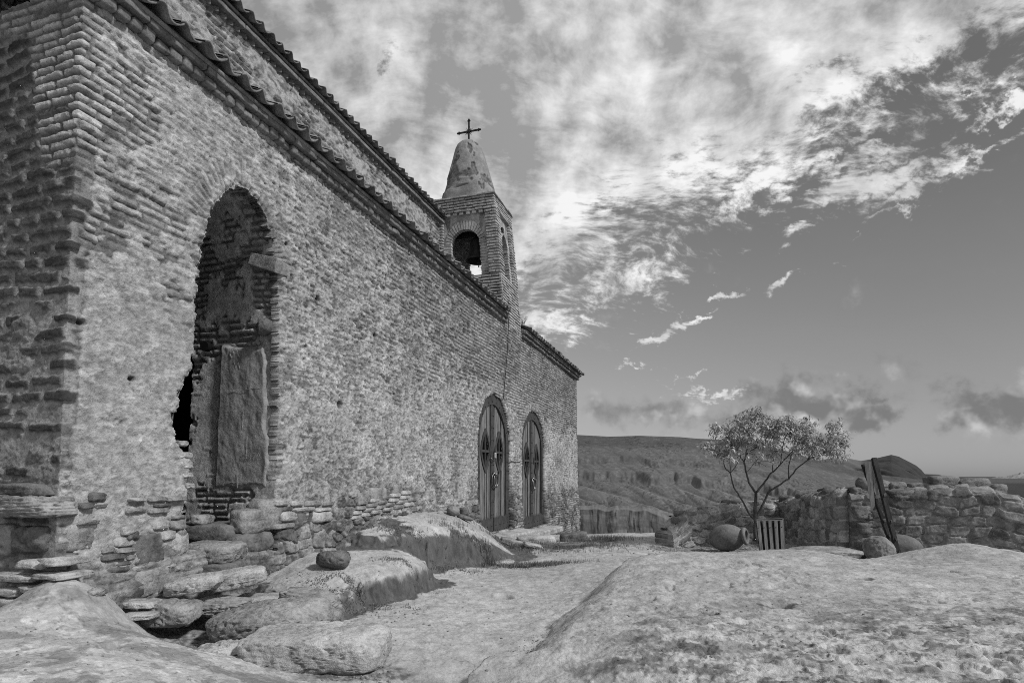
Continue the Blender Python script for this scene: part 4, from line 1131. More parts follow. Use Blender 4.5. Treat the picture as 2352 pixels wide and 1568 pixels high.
    for yy in np.linspace(c - hw + .12, c - .12, 4): stud(yy, zb + .14, xd + .046, .013)
    for yy in np.linspace(c + .12, c + hw - .12, 4): stud(yy, zb + .14, xd + .046, .013)
    mb.build('stud_pattern', M_DARKMETAL, dobj)['kind'] = 'stuff'
    # ring pulls
    for (dy, zr, rr) in ((-.035, zw - .62 + .06, .115), (.075, zw - .62 + .05, .110)):
        mb = MB(); pts = [(xd + .06 + .012 * math.sin(a), c + dy + rr * .8 * math.sin(a), zr - rr * 1.15 * math.cos(a)) for a in np.linspace(0, 2 * math.pi, 25)]
        mb.tube(pts, .014, 8, cap=False); mb.tube([(xd, c + dy, zr + rr * 1.2), (xd + .08, c + dy, zr + rr * 1.15)], .022, 8); mb.build('ring_pull', M_RING, dobj, True)
    return dobj, c, xd
zw1 = onx(1135, 1036)[2]; zw2 = onx(1222, 1057)[2]
dd1, c1_, xd_ = make_door(D1, zw1, seed=1)
dd2, c2_, _ = make_door(D2, zw2, seed=2)
dd1['label'] = 'nearer arched plank door with dark iron frame and padlock'; dd2['label'] = 'farther arched plank door, slightly smaller'
# chain and padlock on the nearer door
lk = thing('padlock', 'small bright padlock and chain on the nearer arched door', 'padlock', (.0, c1_, zw1 - .05))
mb = MB(); pts = [(xd_ + .05, c1_ - .22, zw1 - .13), (xd_ + .07, c1_ - .08, zw1 - .19), (xd_ + .06, c1_ + .04, zw1 - .10), (xd_ + .06, c1_ + .10, zw1 + .10)]
mb.tube(pts, .013, 6); mb.build('chain', M_RING, lk, True)
mb = MB(); mb.lohi((xd_ + .04, c1_ - .0, zw1 - .13), (xd_ + .075, c1_ + .07, zw1 - .02)); mb.build('lock_body', stone_mat('bright_metal', base=.6, var=.2, rough=.3, metallic=.6), lk, bevel=.006)
mb = MB(); mb.tube([(xd_ + .057, c1_ + .012, zw1 - .02), (xd_ + .057, c1_ + .012, zw1 + .03), (xd_ + .057, c1_ + .035, zw1 + .05), (xd_ + .057, c1_ + .058, zw1 + .03), (xd_ + .057, c1_ + .058, zw1 - .02)], .007, 6); mb.build('shackle', M_RING, lk, True)
# rope between the doors and wire down from the tower
mb = MB(); a = onx(1173, 1057, .03); b = onx(1197, 1058, .03); mb.tube([a, (a + b) / 2 - np.array([0, 0, .02]), b], .012, 6)
tag(mb.build('rope', M_WOOD_S, None, True), 'thin rope tied between the two arched doors', 'rope')
mb = MB(); P_ = [onx(1167, 690, .03), onx(1168, 745, .05), onx(1166, 800, .05), onx(1161, 860, .045), onx(1156, 915, .03)]
mb.tube(P_, .008, 5); tag(mb.build('wire', M_DARKMETAL, None, True), 'thin dark wire running down the wall from the tower to the nearer arched door', 'wire')

# ================================================================== GROUND
GP = [  # photo x, photo y, distance
 (1100,1568,3.29),(900,1568,3.3),(1250,1568,3.2),(140,1325,3.66),(180,1380,3.40),(0,1412,3.55),(100,1450,3.05),(0,1386,3.86),(60,1372,3.80),(-120,1400,3.95),(105,1352,3.76),(244,1372,3.62),(256,1422,3.45),(296,1456,3.25),(360,1492,3.05),(432,1530,2.95),(560,1568,2.85),(300,1446,3.85),(360,1452,4.0),
 (100,1568,2.3),(300,1568,2.4),(200,1900,1.6),(1176,1900,1.9),(2000,1900,1.5),(700,1700,2.4),(-300,1568,2.3),
 (420,1455,4.1),(445,1495,3.8),(560,1490,3.75),(700,1545,3.40),(900,1540,3.42),(500,1380,4.5),(600,1380,4.8),(330,1430,4.15),(700,1470,3.95),(640,1420,4.3),
 (780,1400,4.9),(700,1425,4.6),(900,1370,5.4),(1000,1340,6.1),(1025,1312,6.9),(840,1385,5.15),(1180,1274,8.6),(1040,1290,7.4),(1110,1300,7.6),(700,1340,6.2),(800,1300,7.2),(950,1280,8.2),(1050,1255,9.5),(1000,1300,7.0),
 (1140,1240,10.0),(1180,1243,10.4),(1255,1228,12.2),(1330,1212,15.0),(1300,1218,14.5),
 (1000,1450,4.3),(1000,1380,5.35),(1150,1350,5.9),(1250,1330,6.4),(1300,1300,7.3),(1400,1290,7.7),(1500,1262,8.8),(1420,1240,10.0),(1560,1275,8.3),(1680,1266,9.0),(1600,1262,9.2),(1760,1262,9.2),(1500,1228,10.8),
 (1400,1222,13.0),(1850,1262,9.2),(2000,1262,9.0),(2200,1285,8.0),(2350,1290,7.6),
 (1400,1333,5.6),(1500,1308,5.8),(1600,1290,6.0),(1700,1272,6.1),(1800,1262,6.2),(1900,1274,6.2),(2000,1292,6.1),(2080,1284,6.2),(2140,1262,6.3),(2210,1246,6.3),(2352,1284,5.6),(2600,1300,5.3),
 (1600,1303,7.2),(1800,1298,7.5),(2010,1286,7.3),(2200,1300,7.2),(2352,1310,6.6),
 (1400,1400,4.5),(1500,1400,4.2),(1700,1400,3.9),(1900,1400,3.8),(2100,1400,3.7),(2352,1400,3.5),(1350,1500,3.5),(1500,1500,3.2),(1700,1500,2.95),(2000,1500,2.8),(2352,1500,2.6),(2700,1450,2.8),
 (1400,1568,3.0),(1600,1568,2.7),(1900,1568,2.45),(2352,1568,2.25),(2700,1600,2.1),(1250,1440,4.35),(1170,1520,3.6),(1360,1356,5.75),(1300,1400,4.9)]
def _phi(r): return r * r * np.log(r + 1e-6)
class TPS:
    def __init__(s, pts, lam=.003):
        c = s.c = np.array([pt(*g) for g in pts]); n = s.n = len(c); A = np.zeros((n + 3, n + 3))
        A[:n, :n] = _phi(np.hypot(c[:, None, 0] - c[None, :, 0], c[:, None, 1] - c[None, :, 1])) + np.eye(n) * lam
        A[:n, n] = 1; A[:n, n + 1:] = c[:, :2]; A[n, :n] = 1; A[n + 1:, :n] = c[:, :2].T
        s.w = np.linalg.solve(A, np.concatenate([c[:, 2], [0, 0, 0]]))
    def __call__(s, x, y):
        n = s.n; z = s.w[n] + s.w[n + 1] * x + s.w[n + 2] * y
        for i in range(n): z = z + s.w[i] * _phi(np.hypot(x - s.c[i, 0], y - s.c[i, 1]))
        return z
tps_low = TPS(GP)
L1P = [(640,1305,5.5),(700,1275,5.8),(760,1310,5.25),(850,1272,5.95),(630,1350,4.95),(720,1358,4.90),(790,1352,4.95),(850,1330,5.2),(900,1308,5.45),(950,1288,5.75),(985,1296,5.98),(930,1262,6.4),(870,1245,6.7),(800,1260,6.4)]
L2P = [(870,1205,7.1),(960,1187,7.9),(1050,1198,8.1),(1000,1180,8.5),(1060,1187,9.3),(880,1228,6.7),(940,1218,7.0),(1010,1218,7.4),(1080,1228,7.8),(1130,1245,8.15),(1168,1264,8.5),(1140,1235,9.4)]
tps_l1, tps_l2 = TPS(L1P, .004), TPS(L2P, .004)
def _poly(edge, a, b): return [tuple(pt(*e)[:2]) for e in edge] + [(-.8, b), (-.8, a)]
L1E = _poly([(628,1352,4.95),(700,1366,4.80),(760,1362,4.85),(800,1354,4.92),(850,1334,5.15),(905,1312,5.40),(955,1290,5.72),(990,1296,6.0),(975,1275,6.4),(940,1255,6.8)], 4.75, 7.0)
L2E = _poly([(868,1238,6.55),(900,1226,6.75),(950,1224,6.95),(1015,1224,7.35),(1085,1234,7.75),(1135,1250,8.1),(1178,1270,8.5),(1165,1252,9.1),(1120,1222,10.1)], 6.3, 9.85)
def ledge_masks(x, y):
    wob = .34 * (fbm(x * 2.2, y * 2.2, 3, 241) - .5) + .20 * (fbm(x * 8, y * 8, 4, 242) - .5)
    s1 = poly_sd(x, y, L1E) + wob; s2 = poly_sd(x, y, L2E) + wob
    return s1, s2
def tps(x, y):
    z = tps_low(x, y)
    near = (x > -1.5) & (x < 3.4) & (y > 3.5) & (y < 11.5)
    if near.any():
        xs, ys = x[near], y[near]; s1, s2 = ledge_masks(xs, ys)
        hi1 = np.clip(tps_l1(xs, ys), .18, .62); hi2 = np.clip(tps_l2(xs, ys), .10, .75)
        # rounded lip on top, steep slightly hollow face below
        f = lambda sd: .82 * ss(-sd, -.10, .03) + .18 * ss(-sd, 0, .22)
        zz = z[near]; m1, m2 = f(s1), f(s2)
        zz = zz + np.maximum(hi1 - zz, 0) * m1; zz = zz + np.maximum(hi2 - zz, 0) * m2
        z = z.copy(); z[near] = zz
    return z
def gp(px, py, Z): return pt(px, py, Z)[:2]
PITS = [(1158, 1369, 5.6, .085, .045, .10), (1062, 1424, 4.6, .06, .04, .035), (1440, 1395, 4.3, .0, .0, .0), (925, 1295, 5.75, .28, .10, .0), (882, 1240, 6.6, .10, .07, .10),
        (1630, 1405, 3.75, .05, .05, .05), (1790, 1380, 4.0, .10, .06, .055), (1700, 1340, 4.6, .06, .04, .03), (1990, 1338, 4.6, .05, .03, .03), (1550, 1502, 3.1, .05, .04, .02), (255, 1516, 2.9, .045, .03, .045), (1300, 1350, 5.8, .05, .03, .02), (1830, 1440, 3.4, .05, .03, .03)]
def ground_z(x, y, fine=True):
    z = tps(x, y)
    Zd = (x - CAM[0]) * fwd[0] + (y - CAM[1]) * fwd[1]
    lat = (x - CAM[0]) * rt[0] + (y - CAM[1]) * rt[1]
    far = np.hypot(x - CAM[0], y - CAM[1])
    k = ss(far, 11.5, 15) ; z = z * (1 - k) + (-.05) * k
    back = ss(-Zd, -1.2, .5); z = z * (1 - back) + .05 * back
    z = np.clip(z, -.8, .9)
    n0 = fbm(x * .7, y * .7, 3, 201); n1 = fbm(x * 2.3, y * 2.3, 4, 203); n2 = fbm(x * 7, y * 7, 4, 205)
    z = z + .05 * (n0 - .5) + .03 * (n1 - .5) + .014 * (n2 - .5)
    # ridges left by weathered bedding, running along the slope
    rdg = fbm(x * 1.2 + y * 2.6, x * 3.0 - y * 1.0, 4, 207); z = z + .012 * (np.abs(rdg - .5) * 2 - .3)
    if fine:
        z = z + .006 * (fbm(x * 22, y * 22, 3, 209) - .5) * 2 + .004 * (fbm(x * 60, y * 60, 2, 211) - .5) * 2
        right = ss(lat, -.2, 1.2); pk = fbm(x * 9, y * 9, 4, 213); z = z - .015 * ss(pk, .62, .70) * right * ss(fbm(x * 1.5, y * 1.5, 2, 219), .45, .6)
        lump = ss(fbm(x * 15, y * 15, 3, 214), .62, .72) * right * ss(-Zd, -4.2, -3.0); z = z + .012 * lump
        for (px, py, Z, rx, ry, dp) in PITS:
            if dp > 0:
                c = gp(px, py, Z); rx2 = rx; e = bump2(x, y, c[0], c[1], rx, max(ry * 1.6, .02)); z = z - dp * ss(e, .2, .9)
        gl = [gp(*q) for q in ((1420, 1335, 5.9), (1355, 1362, 5.6), (1305, 1400, 4.9), (1262, 1432, 4.45), (1240, 1470, 4.05), (1180, 1515, 3.65))]
        dd = np.full(x.shape, 9.0); xw = x + .22 * (fbm(x * 2.2, y * 2.2, 3, 245) - .5) + .04 * (fbm(x * 12, y * 12, 2, 246) - .5); yw = y + .22 * (fbm(x * 2.2, y * 2.2, 3, 247) - .5)
        for a, b in zip(gl[:-1], gl[1:]):
            e = b - a; t = np.clip(((xw - a[0]) * e[0] + (yw - a[1]) * e[1]) / (e @ e), 0, 1); dd = np.minimum(dd, np.hypot(xw - a[0] - t * e[0], yw - a[1] - t * e[1]))
        gu = gl[-1] - gl[0]; side_ = ((xw - gl[0][0]) * gu[1] - (yw - gl[0][1]) * gu[0]); side_ = np.where(side_ * ((rt[0]) * gu[1] - rt[1] * gu[0]) > 0, 1.0, 0.0)
        z = z - .020 * np.exp(-(dd / .05) ** 2) + .15 * side_ * ss(dd, -.02, .42) * np.exp(-(np.maximum(dd - .3, 0) / .8) ** 2)
    # the hilltop breaks off behind the garden wall
    fall = np.maximum(Zd - 12.6 + 1.2 * (n0 - .5), 0); z = z - 1.1 * fall ** 1.15 * ss(Zd, 12.0, 14)
    return z
def make_ground():
    ang = np.concatenate([np.radians(np.arange(-180, -62, 4.0)), np.radians(np.arange(-62, 60, .105)), np.radians(np.arange(60, 181, 4.0))])
    r = [.4]
    while r[-1] < 62: r.append(r[-1] + max(.006, r[-1] * (.0019 if 4.4 < r[-1] < 8.6 else .0036)) * (1 if r[-1] < 14 else 6))
    r = np.array(r); A, R = np.meshgrid(ang, r)
    x = CAM[0] + R * (np.cos(A) * -math.sin(PSI) + np.sin(A) * math.cos(PSI)); y = CAM[1] + R * (np.cos(A) * math.cos(PSI) + np.sin(A) * math.sin(PSI))
    z = ground_z(x, y)
    lat = (x - CAM[0]) * rt[0] + (y - CAM[1]) * rt[1]; Zd = (x - CAM[0]) * fwd[0] + (y - CAM[1]) * fwd[1]
    def patch(px, py, Z, rx, ry): c = gp(px, py, Z); u = (x - c[0]) * rt[0] + (y - c[1]) * rt[1]; v = (x - c[0]) * fwd[0] + (y - c[1]) * fwd[1]; return np.exp(-(u / rx) ** 2 - (v / ry) ** 2)
    n0 = fbm(x * .9, y * .9, 4, 221); n1 = fbm(x * 4, y * 4, 5, 223, .6); n2 = fbm(x * 16, y * 16, 4, 225, .6); n3 = fbm(x * 55, y * 55, 3, 227)
    nr_ = (x > -1.5) & (x < 3.6) & (y > 3.0) & (y < 11.5); p_ = np.stack([x[nr_], y[nr_], z[nr_] * 1.6], -1)
    n2[nr_] = fbm3(p_ * 13, 4, 225); n1[nr_] = fbm3(p_ * 4, 4, 223); n3[nr_] = fbm3(p_ * 42, 3, 227)
    right = ss(lat, -.3, 1.0) * (.22 + .78 * ss(-Zd, -4.6, -2.9))
    t = .37 * (.74 + .52 * n0) * (.84 + .32 * n2)
    # lichen: dark blotches and pale crusts on the mound to the right
    li = ss(n1 + .8 * (n2 - .5), .48, .62) * right; t = t * (1 - .55 * li * (.5 + n3))
    pc = ss(fbm(x * 11, y * 11, 5, 229, .68) + .05 * ss(-Zd, -3.4, -2.6), .55, .62) * right; t = t * (1 - .85 * pc) + .85 * pc * .50
    le = ss(-lat, -.2, .8) * ss(-Zd, -3.9, -3.2); t = t * (1 - .45 * le * ss(n1 + .6 * (n2 - .5), .47, .60)); ck = 1 - ss(np.abs(fbm(x * 3, y * 3, 4, 243) - .5), 0, .008); t = t * (1 - .4 * ck * ss(n0, .5, .6)); lp = ss(fbm(x * 12, y * 12, 4, 244, .65), .60, .66) * le; t = t * (1 + .3 * lp)
    t = t * (1 - .45 * ss(n3, .74, .86))
    # moss and soil on the ledges' steep sides
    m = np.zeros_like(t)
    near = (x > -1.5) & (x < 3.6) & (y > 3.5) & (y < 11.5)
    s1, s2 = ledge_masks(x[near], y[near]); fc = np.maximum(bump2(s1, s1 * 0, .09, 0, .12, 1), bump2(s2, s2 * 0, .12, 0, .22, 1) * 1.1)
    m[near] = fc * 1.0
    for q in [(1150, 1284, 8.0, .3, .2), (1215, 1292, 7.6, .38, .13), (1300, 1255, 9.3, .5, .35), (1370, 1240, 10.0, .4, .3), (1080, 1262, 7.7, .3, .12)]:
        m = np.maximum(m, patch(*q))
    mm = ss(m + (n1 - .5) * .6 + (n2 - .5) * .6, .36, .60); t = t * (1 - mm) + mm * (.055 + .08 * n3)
    # gritty floor in front of the garden wall and round the steps
    gr = np.maximum(patch(1680, 1266, 9.0, 1.15, .9) * 1.3, np.maximum(patch(600, 1470, 4.0, .85, .50) * 1.2, patch(820, 1545, 3.4, .35, .12)))
    gr = ss(gr + (n1 - .5) * .4, .40, .52); t = t * (1 - gr) + gr * (.11 + .20 * ss(n3, .35, .7))
    # rim of loose grit in the crack
    dark = ss(fbm(x * 9, y * 9, 5, 231, .65), .60, .66) * right; t = t * (1 - .45 * dark)
    spk = ss(fbm(x * 30, y * 30, 3, 233), .66, .74) * (.4 + .6 * right); t = t * (1 - .4 * spk)
    for q in [(1780, 1375, 4.0, .20, .06, .6), (1630, 1405, 3.75, .09, .07, .55), (1650, 1435, 3.5, .05, .05, .5), (1380, 1560, 3.0, .2, .08, .4), (1990, 1338, 4.6, .10, .05, .5), (1450, 1490, 3.3, .22, .10, .3), (1700, 1490, 3.0, .2, .08, .35), (2250, 1430, 3.3, .3, .1, .35)]:
        e_ = patch(*q[:5]) ; t = t * (1 - q[5] * ss(e_ + (n2 - .5) * .9, .45, .65))
    t = t * np.where(Zd > 13, .55, 1)
    P = np.stack([x, y, z], -1)
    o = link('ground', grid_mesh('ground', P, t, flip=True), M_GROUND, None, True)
    tag(o, kind='structure')
make_ground()

# ---- valley, hills and plain
def polar(px, Z):
    d = ray(px, 997.0) if not hasattr(px, '__len__') else None
    u = (np.asarray(px) - CX) / F; s = Z
    f2 = np.array([fwd[0], fwd[1]]) ; r2 = rt[:2]
    return CAM[0] + s * (f2[0] + r2[0] * u), CAM[1] + s * (f2[1] + r2[1] * u)
def hill(name, sky, px0, px1, n, Za, Zb, m, pyb, prof, tonef, amp, seed, ridge=0.0, pw=1.0, screen=False):
    px = np.linspace(px0, px1, n); t = np.concatenate([np.linspace(0, 1, m), np.linspace(1.02, 1.6, 12)]); PX, T = np.meshgrid(px, t)
    skyy = np.interp(PX, [s[0] for s in sky], [s[1] for s in sky])
    Z = Za + (Zb - Za) * np.clip(T, 0, 9) ** pw
    x, y = polar(PX, Z)
    ztop = CAM[2] + (1092 - skyy) * Zb / F; zbot = CAM[2] + (1092 - pyb) * Za / F
    tt = np.clip(T, 0, 1)
    g = prof(tt, PX, x, y)
    z = (CAM[2] + (1092 - (pyb + (skyy - pyb) * g)) * Z / F) if screen else zbot + (ztop - zbot) * g
    env = np.sin(np.clip(tt, 0, 1) * math.pi) ** .6
    nn = fbm(x / 60, y / 60, 5, seed); gul = np.abs(fbm((PX + 260 * T) / 42, T * 2.2, 4, seed + 3) - .5) * 2
    z = z + amp * (nn - .5) * env * 2 - ridge * (1 - gul) ** 3 * env
    z = np.where(T > 1, ztop - (T - 1) * 25 * amp, z)
    tone = tonef(tt, PX, x, y, nn, gul)
    P = np.stack([x, y, z], -1)
    o = link(name, grid_mesh(name, P, tone), M_HILL, None, True); tag(o, kind='structure'); return o
def _lay(t, PX):
    w = (fbm(PX / 60, t * 3, 4, 601) - .5) * .20 + (PX - 1480) / 900 * .42
    return t + w * np.sin(np.pi * np.clip(t, 0, 1)) ** .8
def _spur(t, PX):
    """long smooth spurs that run down to the right below the cliffs"""
    c = (PX - 1330 - 430 * (1 - t) ** 1.3) / 96.0 + .5 * fbm(PX / 120, t * 2, 3, 607)
    return np.abs(((c % 1) - .5) * 2)
def cliffy(t, PX, x, y):
    u = _lay(t, PX)
    k1 = ss(fbm(PX / 70, PX * 0, 3, 604), .10, .40); k2 = ss(fbm(PX / 55, PX * 0, 3, 605), .18, .45)
    c1 = ss(u, .49, .56 + .05 * (1 - k1)) * .10; c2 = ss(u, .67, .73 + .05 * (1 - k2)) * .055
    return .81 * t ** 1.05 + c1 + c2 + .085 * (_spur(t, PX) - .5) * ss(t, 0, .1) * ss(-t, -.60, -.35)
def htone(t, PX, x, y, nn, gul):
    u = _lay(t, PX); st = fbm(PX / 2.6, t * 4, 4, 611); fine = fbm(PX / 2.0, t * 110, 3, 612)
    k1 = ss(fbm(PX / 70, PX * 0, 3, 604), .20, .45); k2 = ss(fbm(PX / 55, PX * 0, 3, 605), .28, .5); cl = k1 * ss(u, .49, .505) * ss(-u, -.55, -.53) + k2 * ss(u, .67, .68) * ss(-u, -.72, -.705)
    tn = .095 * (.78 + .44 * nn) * (.80 + .40 * fine)
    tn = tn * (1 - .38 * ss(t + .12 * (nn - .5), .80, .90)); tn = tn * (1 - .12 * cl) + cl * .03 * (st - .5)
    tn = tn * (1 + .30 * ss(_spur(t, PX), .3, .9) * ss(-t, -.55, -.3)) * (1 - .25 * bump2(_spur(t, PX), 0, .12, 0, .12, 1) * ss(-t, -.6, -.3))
    bush = ss(fbm(PX / 3.5, t * 80, 3, 613), .60, .66) * ss(fbm(PX / 50, t * 6, 3, 615), .46, .56); tn = tn * (1 - .45 * bush)
    pale = ss(fbm(PX / 9, t * 90, 4, 617), .60, .68); tn = tn * (1 + .35 * pale)
    return np.clip(tn, .012, .6)
H1 = [(1100, 985), (1325, 994), (1400, 998), (1470, 996), (1560, 999), (1605, 1003), (1680, 1006), (1760, 1020), (1830, 1038), (1890, 1060), (1960, 1076), (2040, 1090), (2100, 1097), (2300, 1101)]
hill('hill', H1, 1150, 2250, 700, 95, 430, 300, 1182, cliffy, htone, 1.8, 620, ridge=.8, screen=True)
H2 = [(1750, 1075), (1850, 1062), (1900, 1053), (1935, 1050), (1975, 1058), (2010, 1052), (2045, 1044), (2062, 1048), (2085, 1060), (2100, 1068), (2112, 1078), (2120, 1088), (2150, 1089), (2170, 1094), (2260, 1101)]
hill('hill', H2, 1740, 2250, 300, 480, 640, 90, 1112, lambda t, a, b, c: t ** .8, lambda t, PX, x, y, nn, gul: (.10 - .065 * ss(PX + 40 * (nn - .5), 1965, 2010)) * (.7 + .6 * nn), 4.0, 640, ridge=6.0)
# right-hand near spur that carries the plain's scrub, and the plain itself
H3 = [(1000, 1150), (1330, 1158), (1400, 1161), (1480, 1163), (1520, 1180), (1560, 1200), (1640, 1215), (1800, 1225)]
def nearcliff():
    px = np.linspace(1290, 1720, 460); t = np.linspace(0, 1, 150); PX, T = np.meshgrid(px, t)
    sk = np.interp(PX, [s[0] for s in H3], [s[1] for s in H3]) + 9 * (fbm(PX / 24, PX * 0, 3, 651) - .5)
    col = np.abs(fbm(PX / 20 + 1.5 * fbm(PX / 30, T * 5, 2, 654), T * 2.5, 3, 655) - .5) * 2
    Zb = 46 + 2.2 * (fbm(PX / 45, T * .4, 2, 653) - .5) + .22 * (1 - col) ** 2
    Z = Zb + np.where(T > .80, 5.6 + (T - .80) * 90, T * 7.0) + .16 * (fbm(PX / 9, T * 7, 3, 657) - .5)
    py = np.where(T < .80, 1330 + (sk + 9 - 1330) * T / .80, sk + 9 - 9 * (T - .80) / .20)
    zz = CAM[2] + (1092 - py) * Z / F
    x, y = polar(PX, Z); n = fbm(PX / 5, T * 4, 4, 659); stn = fbm(PX / 9, T * 18, 4, 660)
    tone = .10 * (.4 + 1.2 * n) * (.6 + .8 * stn) * (.8 + .3 * col); lay = ss(fbm(PX / 60, T * 22, 3, 662), .5, .6); tone = tone * (1 - .25 * lay)
    tone = np.where(T > .80, .13 * (.6 + .8 * n), tone)
    tag(link('cliff', grid_mesh('cliff', np.stack([x, y, zz], -1), tone), M_HILL, None, True), kind='structure')
nearcliff()
def plain():
    Z = np.array([60, 90, 140, 200, 260, 330, 420, 520, 640, 800, 1000, 1300, 1800, 2600, 4000, 7000, 12000, 20000.0]); px = np.linspace(-4500, 7000, 240); PX, ZZ = np.meshgrid(px, Z)
    x, y = polar(PX, ZZ); z = np.full_like(x, -26.0) + 3 * (fbm(x / 80, y / 80, 3, 661) - .5); z = np.where(ZZ < 100, -40, z)
    tn = np.where(ZZ < 2400, .014 + .02 * fbm(x / 20, y / 20, 3, 663), .06)
    tag(link('plain', grid_mesh('plain', np.stack([x, y, z], -1), tn), M_HILL, None, True), kind='structure')
plain()
H4 = [(2150, 1104), (2230, 1103), (2290, 1097), (2330, 1088), (2352, 1082), (2420, 1062), (2600, 1040)]
hill('mountain', H4, 2150, 2600, 120, 6000, 8000, 20, 1106, lambda t, a, b, c: t, lambda t, PX, x, y, nn, gul: .22 + 0 * t, 60, 670)  # distance haze is put into the colour as a pale even tone
rsb = random.Random(12)
def scrub():
    """dark low scrub that covers the plain to the right"""
    Vs, Fs, T = [], [], []; V0, F0 = ico(1); b = 0
    for _ in range(1400):
        px = rsb.uniform(2200, 2460); Z = rsb.uniform(140, 700) ; x, y = polar(px, Z); s = rsb.uniform(1.5, 4.0)
        P = V0 * np.array([s, s, s * .6]) * (1 + .5 * (np.random.RandomState(_).rand(len(V0), 1) - .5)) + np.array([float(x), float(y), -25.5 + s * .3]); Vs.append(P); Fs.append(F0 + b); b += len(V0); T.append(np.full(len(V0), rsb.uniform(.010, .035)))
    tag(link('scrub', np_mesh('scrub', np.vstack(Vs), np.vstack(Fs), np.concatenate(T)), M_HILL), 'dark scrub covering the plain far behind the right end of the rubble wall', 'scrub', kind='stuff')
scrub()

# ================================================================== STONES AND STEPS
def gz(x, y): return float(ground_z(np.array([x]), np.array([y]))[0])
def T_(o, label, cat='stone', group=None): return tag(o, label, cat, group)
STEP = 'loose stones forming the steps to the open doorway'
T_(rock_px('stone_slab', M_STONE_P, 576, 890, 1428, 1538, 3.62, .25, 101, sub=6, sup=.42, angular=8, rough=.035, fine=.016), 'large flat pale slab, lowest step in front of the open doorway', 'stone slab', STEP)
T_(rock_px('boulder', M_STONE_P, 450, 580, 1464, 1526, 3.55, .17, 102, sub=5, sup=.8, angular=6, rough=.15, fine=.035), 'small pale lumpy boulder left of the lowest slab step', 'boulder', STEP)
T_(rock_px('boulder', M_STONE, 482, 762, 1368, 1476, 4.02, .27, 103, sub=6, sup=.72, angular=4, rough=.09, tilt=-.14, fine=.02), 'long rounded grey boulder lying above the lowest slab', 'boulder', STEP)
T_(rock_px('layered_stone', M_STONE_L, 458, 572, 1370, 1414, 4.22, .15, 104, sub=5, sup=.6, angular=4, rough=.12, layers=1.0, fine=.02), 'flaky layered stone between the wall foot and the long rounded boulder', 'stone', STEP)
T_(rock_px('layered_stone', M_STONE_L, 650, 782, 1352, 1402, 4.38, .16, 105, sub=5, sup=.55, angular=5, rough=.12, layers=1.0, tilt=.15, fine=.02), 'flaky dark stone wedged behind the right end of the long boulder', 'stone', STEP)
T_(rock_px('stone_slab', M_STONE_P, 545, 690, 1362, 1392, 4.55, .16, 106, sub=4, sup=.5, angular=4, rough=.1), 'half buried pale slab behind the long rounded boulder', 'stone slab', STEP)
T_(rock_px('stone_block', M_STONE, 735, 785, 1392, 1440, 4.28, .12, 116, sub=4, sup=.6, angular=6), 'small grey block under the flaky dark stone', 'stone', STEP)
T_(rock_px('stone_block', M_STONE_D, 830, 884, 1515, 1560, 3.52, .10, 107, sub=4, sup=.55, angular=6, layers=.6), 'dark layered block under the right end of the lowest slab', 'stone', STEP)
T_(rock_px('stone_block', M_STONE, 338, 456, 1372, 1440, 4.02, .15, 108, sub=5, sup=.68, angular=4, rough=.08), 'rounded log shaped stone lying at the wall foot left of the steps', 'stone', STEP)
T_(rock_px('thin_brick', M_STONE_P, 292, 360, 1400, 1424, 3.86, .09, 109, sub=4, sup=.4, angular=3), 'thin flat brick lying left of the log shaped stone', 'brick', STEP)
T_(rock_px('thin_brick', M_STONE_P, 290, 360, 1374, 1396, 3.95, .09, 110, sub=4, sup=.4, angular=3), 'thin flat brick at the wall foot above another brick', 'brick', STEP)
T_(rock_px('step_slab', M_STONE_P, 390, 505, 1318, 1362, 4.25, .16, 111, sub=5, sup=.42, angular=5, rough=.06, tilt=-.14, yaw=PSI + .35), 'left piece of the long slab step below the open doorway', 'step', STEP)
T_(rock_px('step_slab', M_STONE_P, 490, 606, 1302, 1350, 4.55, .18, 112, sub=5, sup=.42, angular=5, rough=.06, tilt=-.10, yaw=PSI + .35), 'right piece of the long slab step below the open doorway', 'step', STEP)
T_(rock_px('step_slab', M_STONE, 428, 552, 1240, 1292, 4.95, .24, 113, sub=5, sup=.45, angular=4, rough=.06), 'worn grey slab lying across the foot of the open doorway', 'step', STEP)
T_(rock_px('stone_block', M_STONE_D, 455, 552, 1284, 1322, 4.85, .20, 114, sub=4, sup=.4, angular=3), 'dark riser stone under the slab across the doorway', 'stone', STEP)
rock_px('inner_step', M_STONE_D, 425, 560, 1196, 1246, 5.35, .25, 115, sub=4, sup=.4, angular=3, parent=church)
rock_px('inner_step', M_STONE, 452, 480, 1180, 1204, 5.25, .12, 117, sub=4, sup=.4, angular=3, parent=church)
T_(rock_px('rock', M_STONE_D, 730, 804, 1258, 1308, 5.35, .13, 120, sub=5, sup=.75, angular=10, rough=.08, fine=.012), 'dark angular rock lying alone on the ledge beside the wall', 'rock')
T_(rock_px('boulder', stone_mat('mid_stone', base=.2, var=.25, scale=5, bump=.7, bscale=30), 1026, 1056, 1160, 1184, 8.9, .11, 121, sub=4, sup=1.0, angular=1, rough=.05), 'small smooth round boulder resting on the ledge against the wall', 'boulder')
T_(rock_px('rock', M_STONE_D, 1056, 1076, 1164, 1184, 9.15, .08, 122, sub=3, sup=.5, angular=5), 'small dark block right of the smooth round boulder by the wall', 'rock')
T_(rock_px('rock', M_STONE_D, 1050, 1088, 1180, 1196, 9.0, .10, 123, sub=3, sup=.6, angular=5, tilt=.3), 'flat dark stone under the small block by the wall', 'rock')
T_(rock_px('rock', M_STONE, 208, 240, 1344, 1372, 3.55, .07, 124, sub=4, sup=.8, angular=4, rough=.1), 'small pale stone sticking out of the mound below the corner of the church', 'rock')
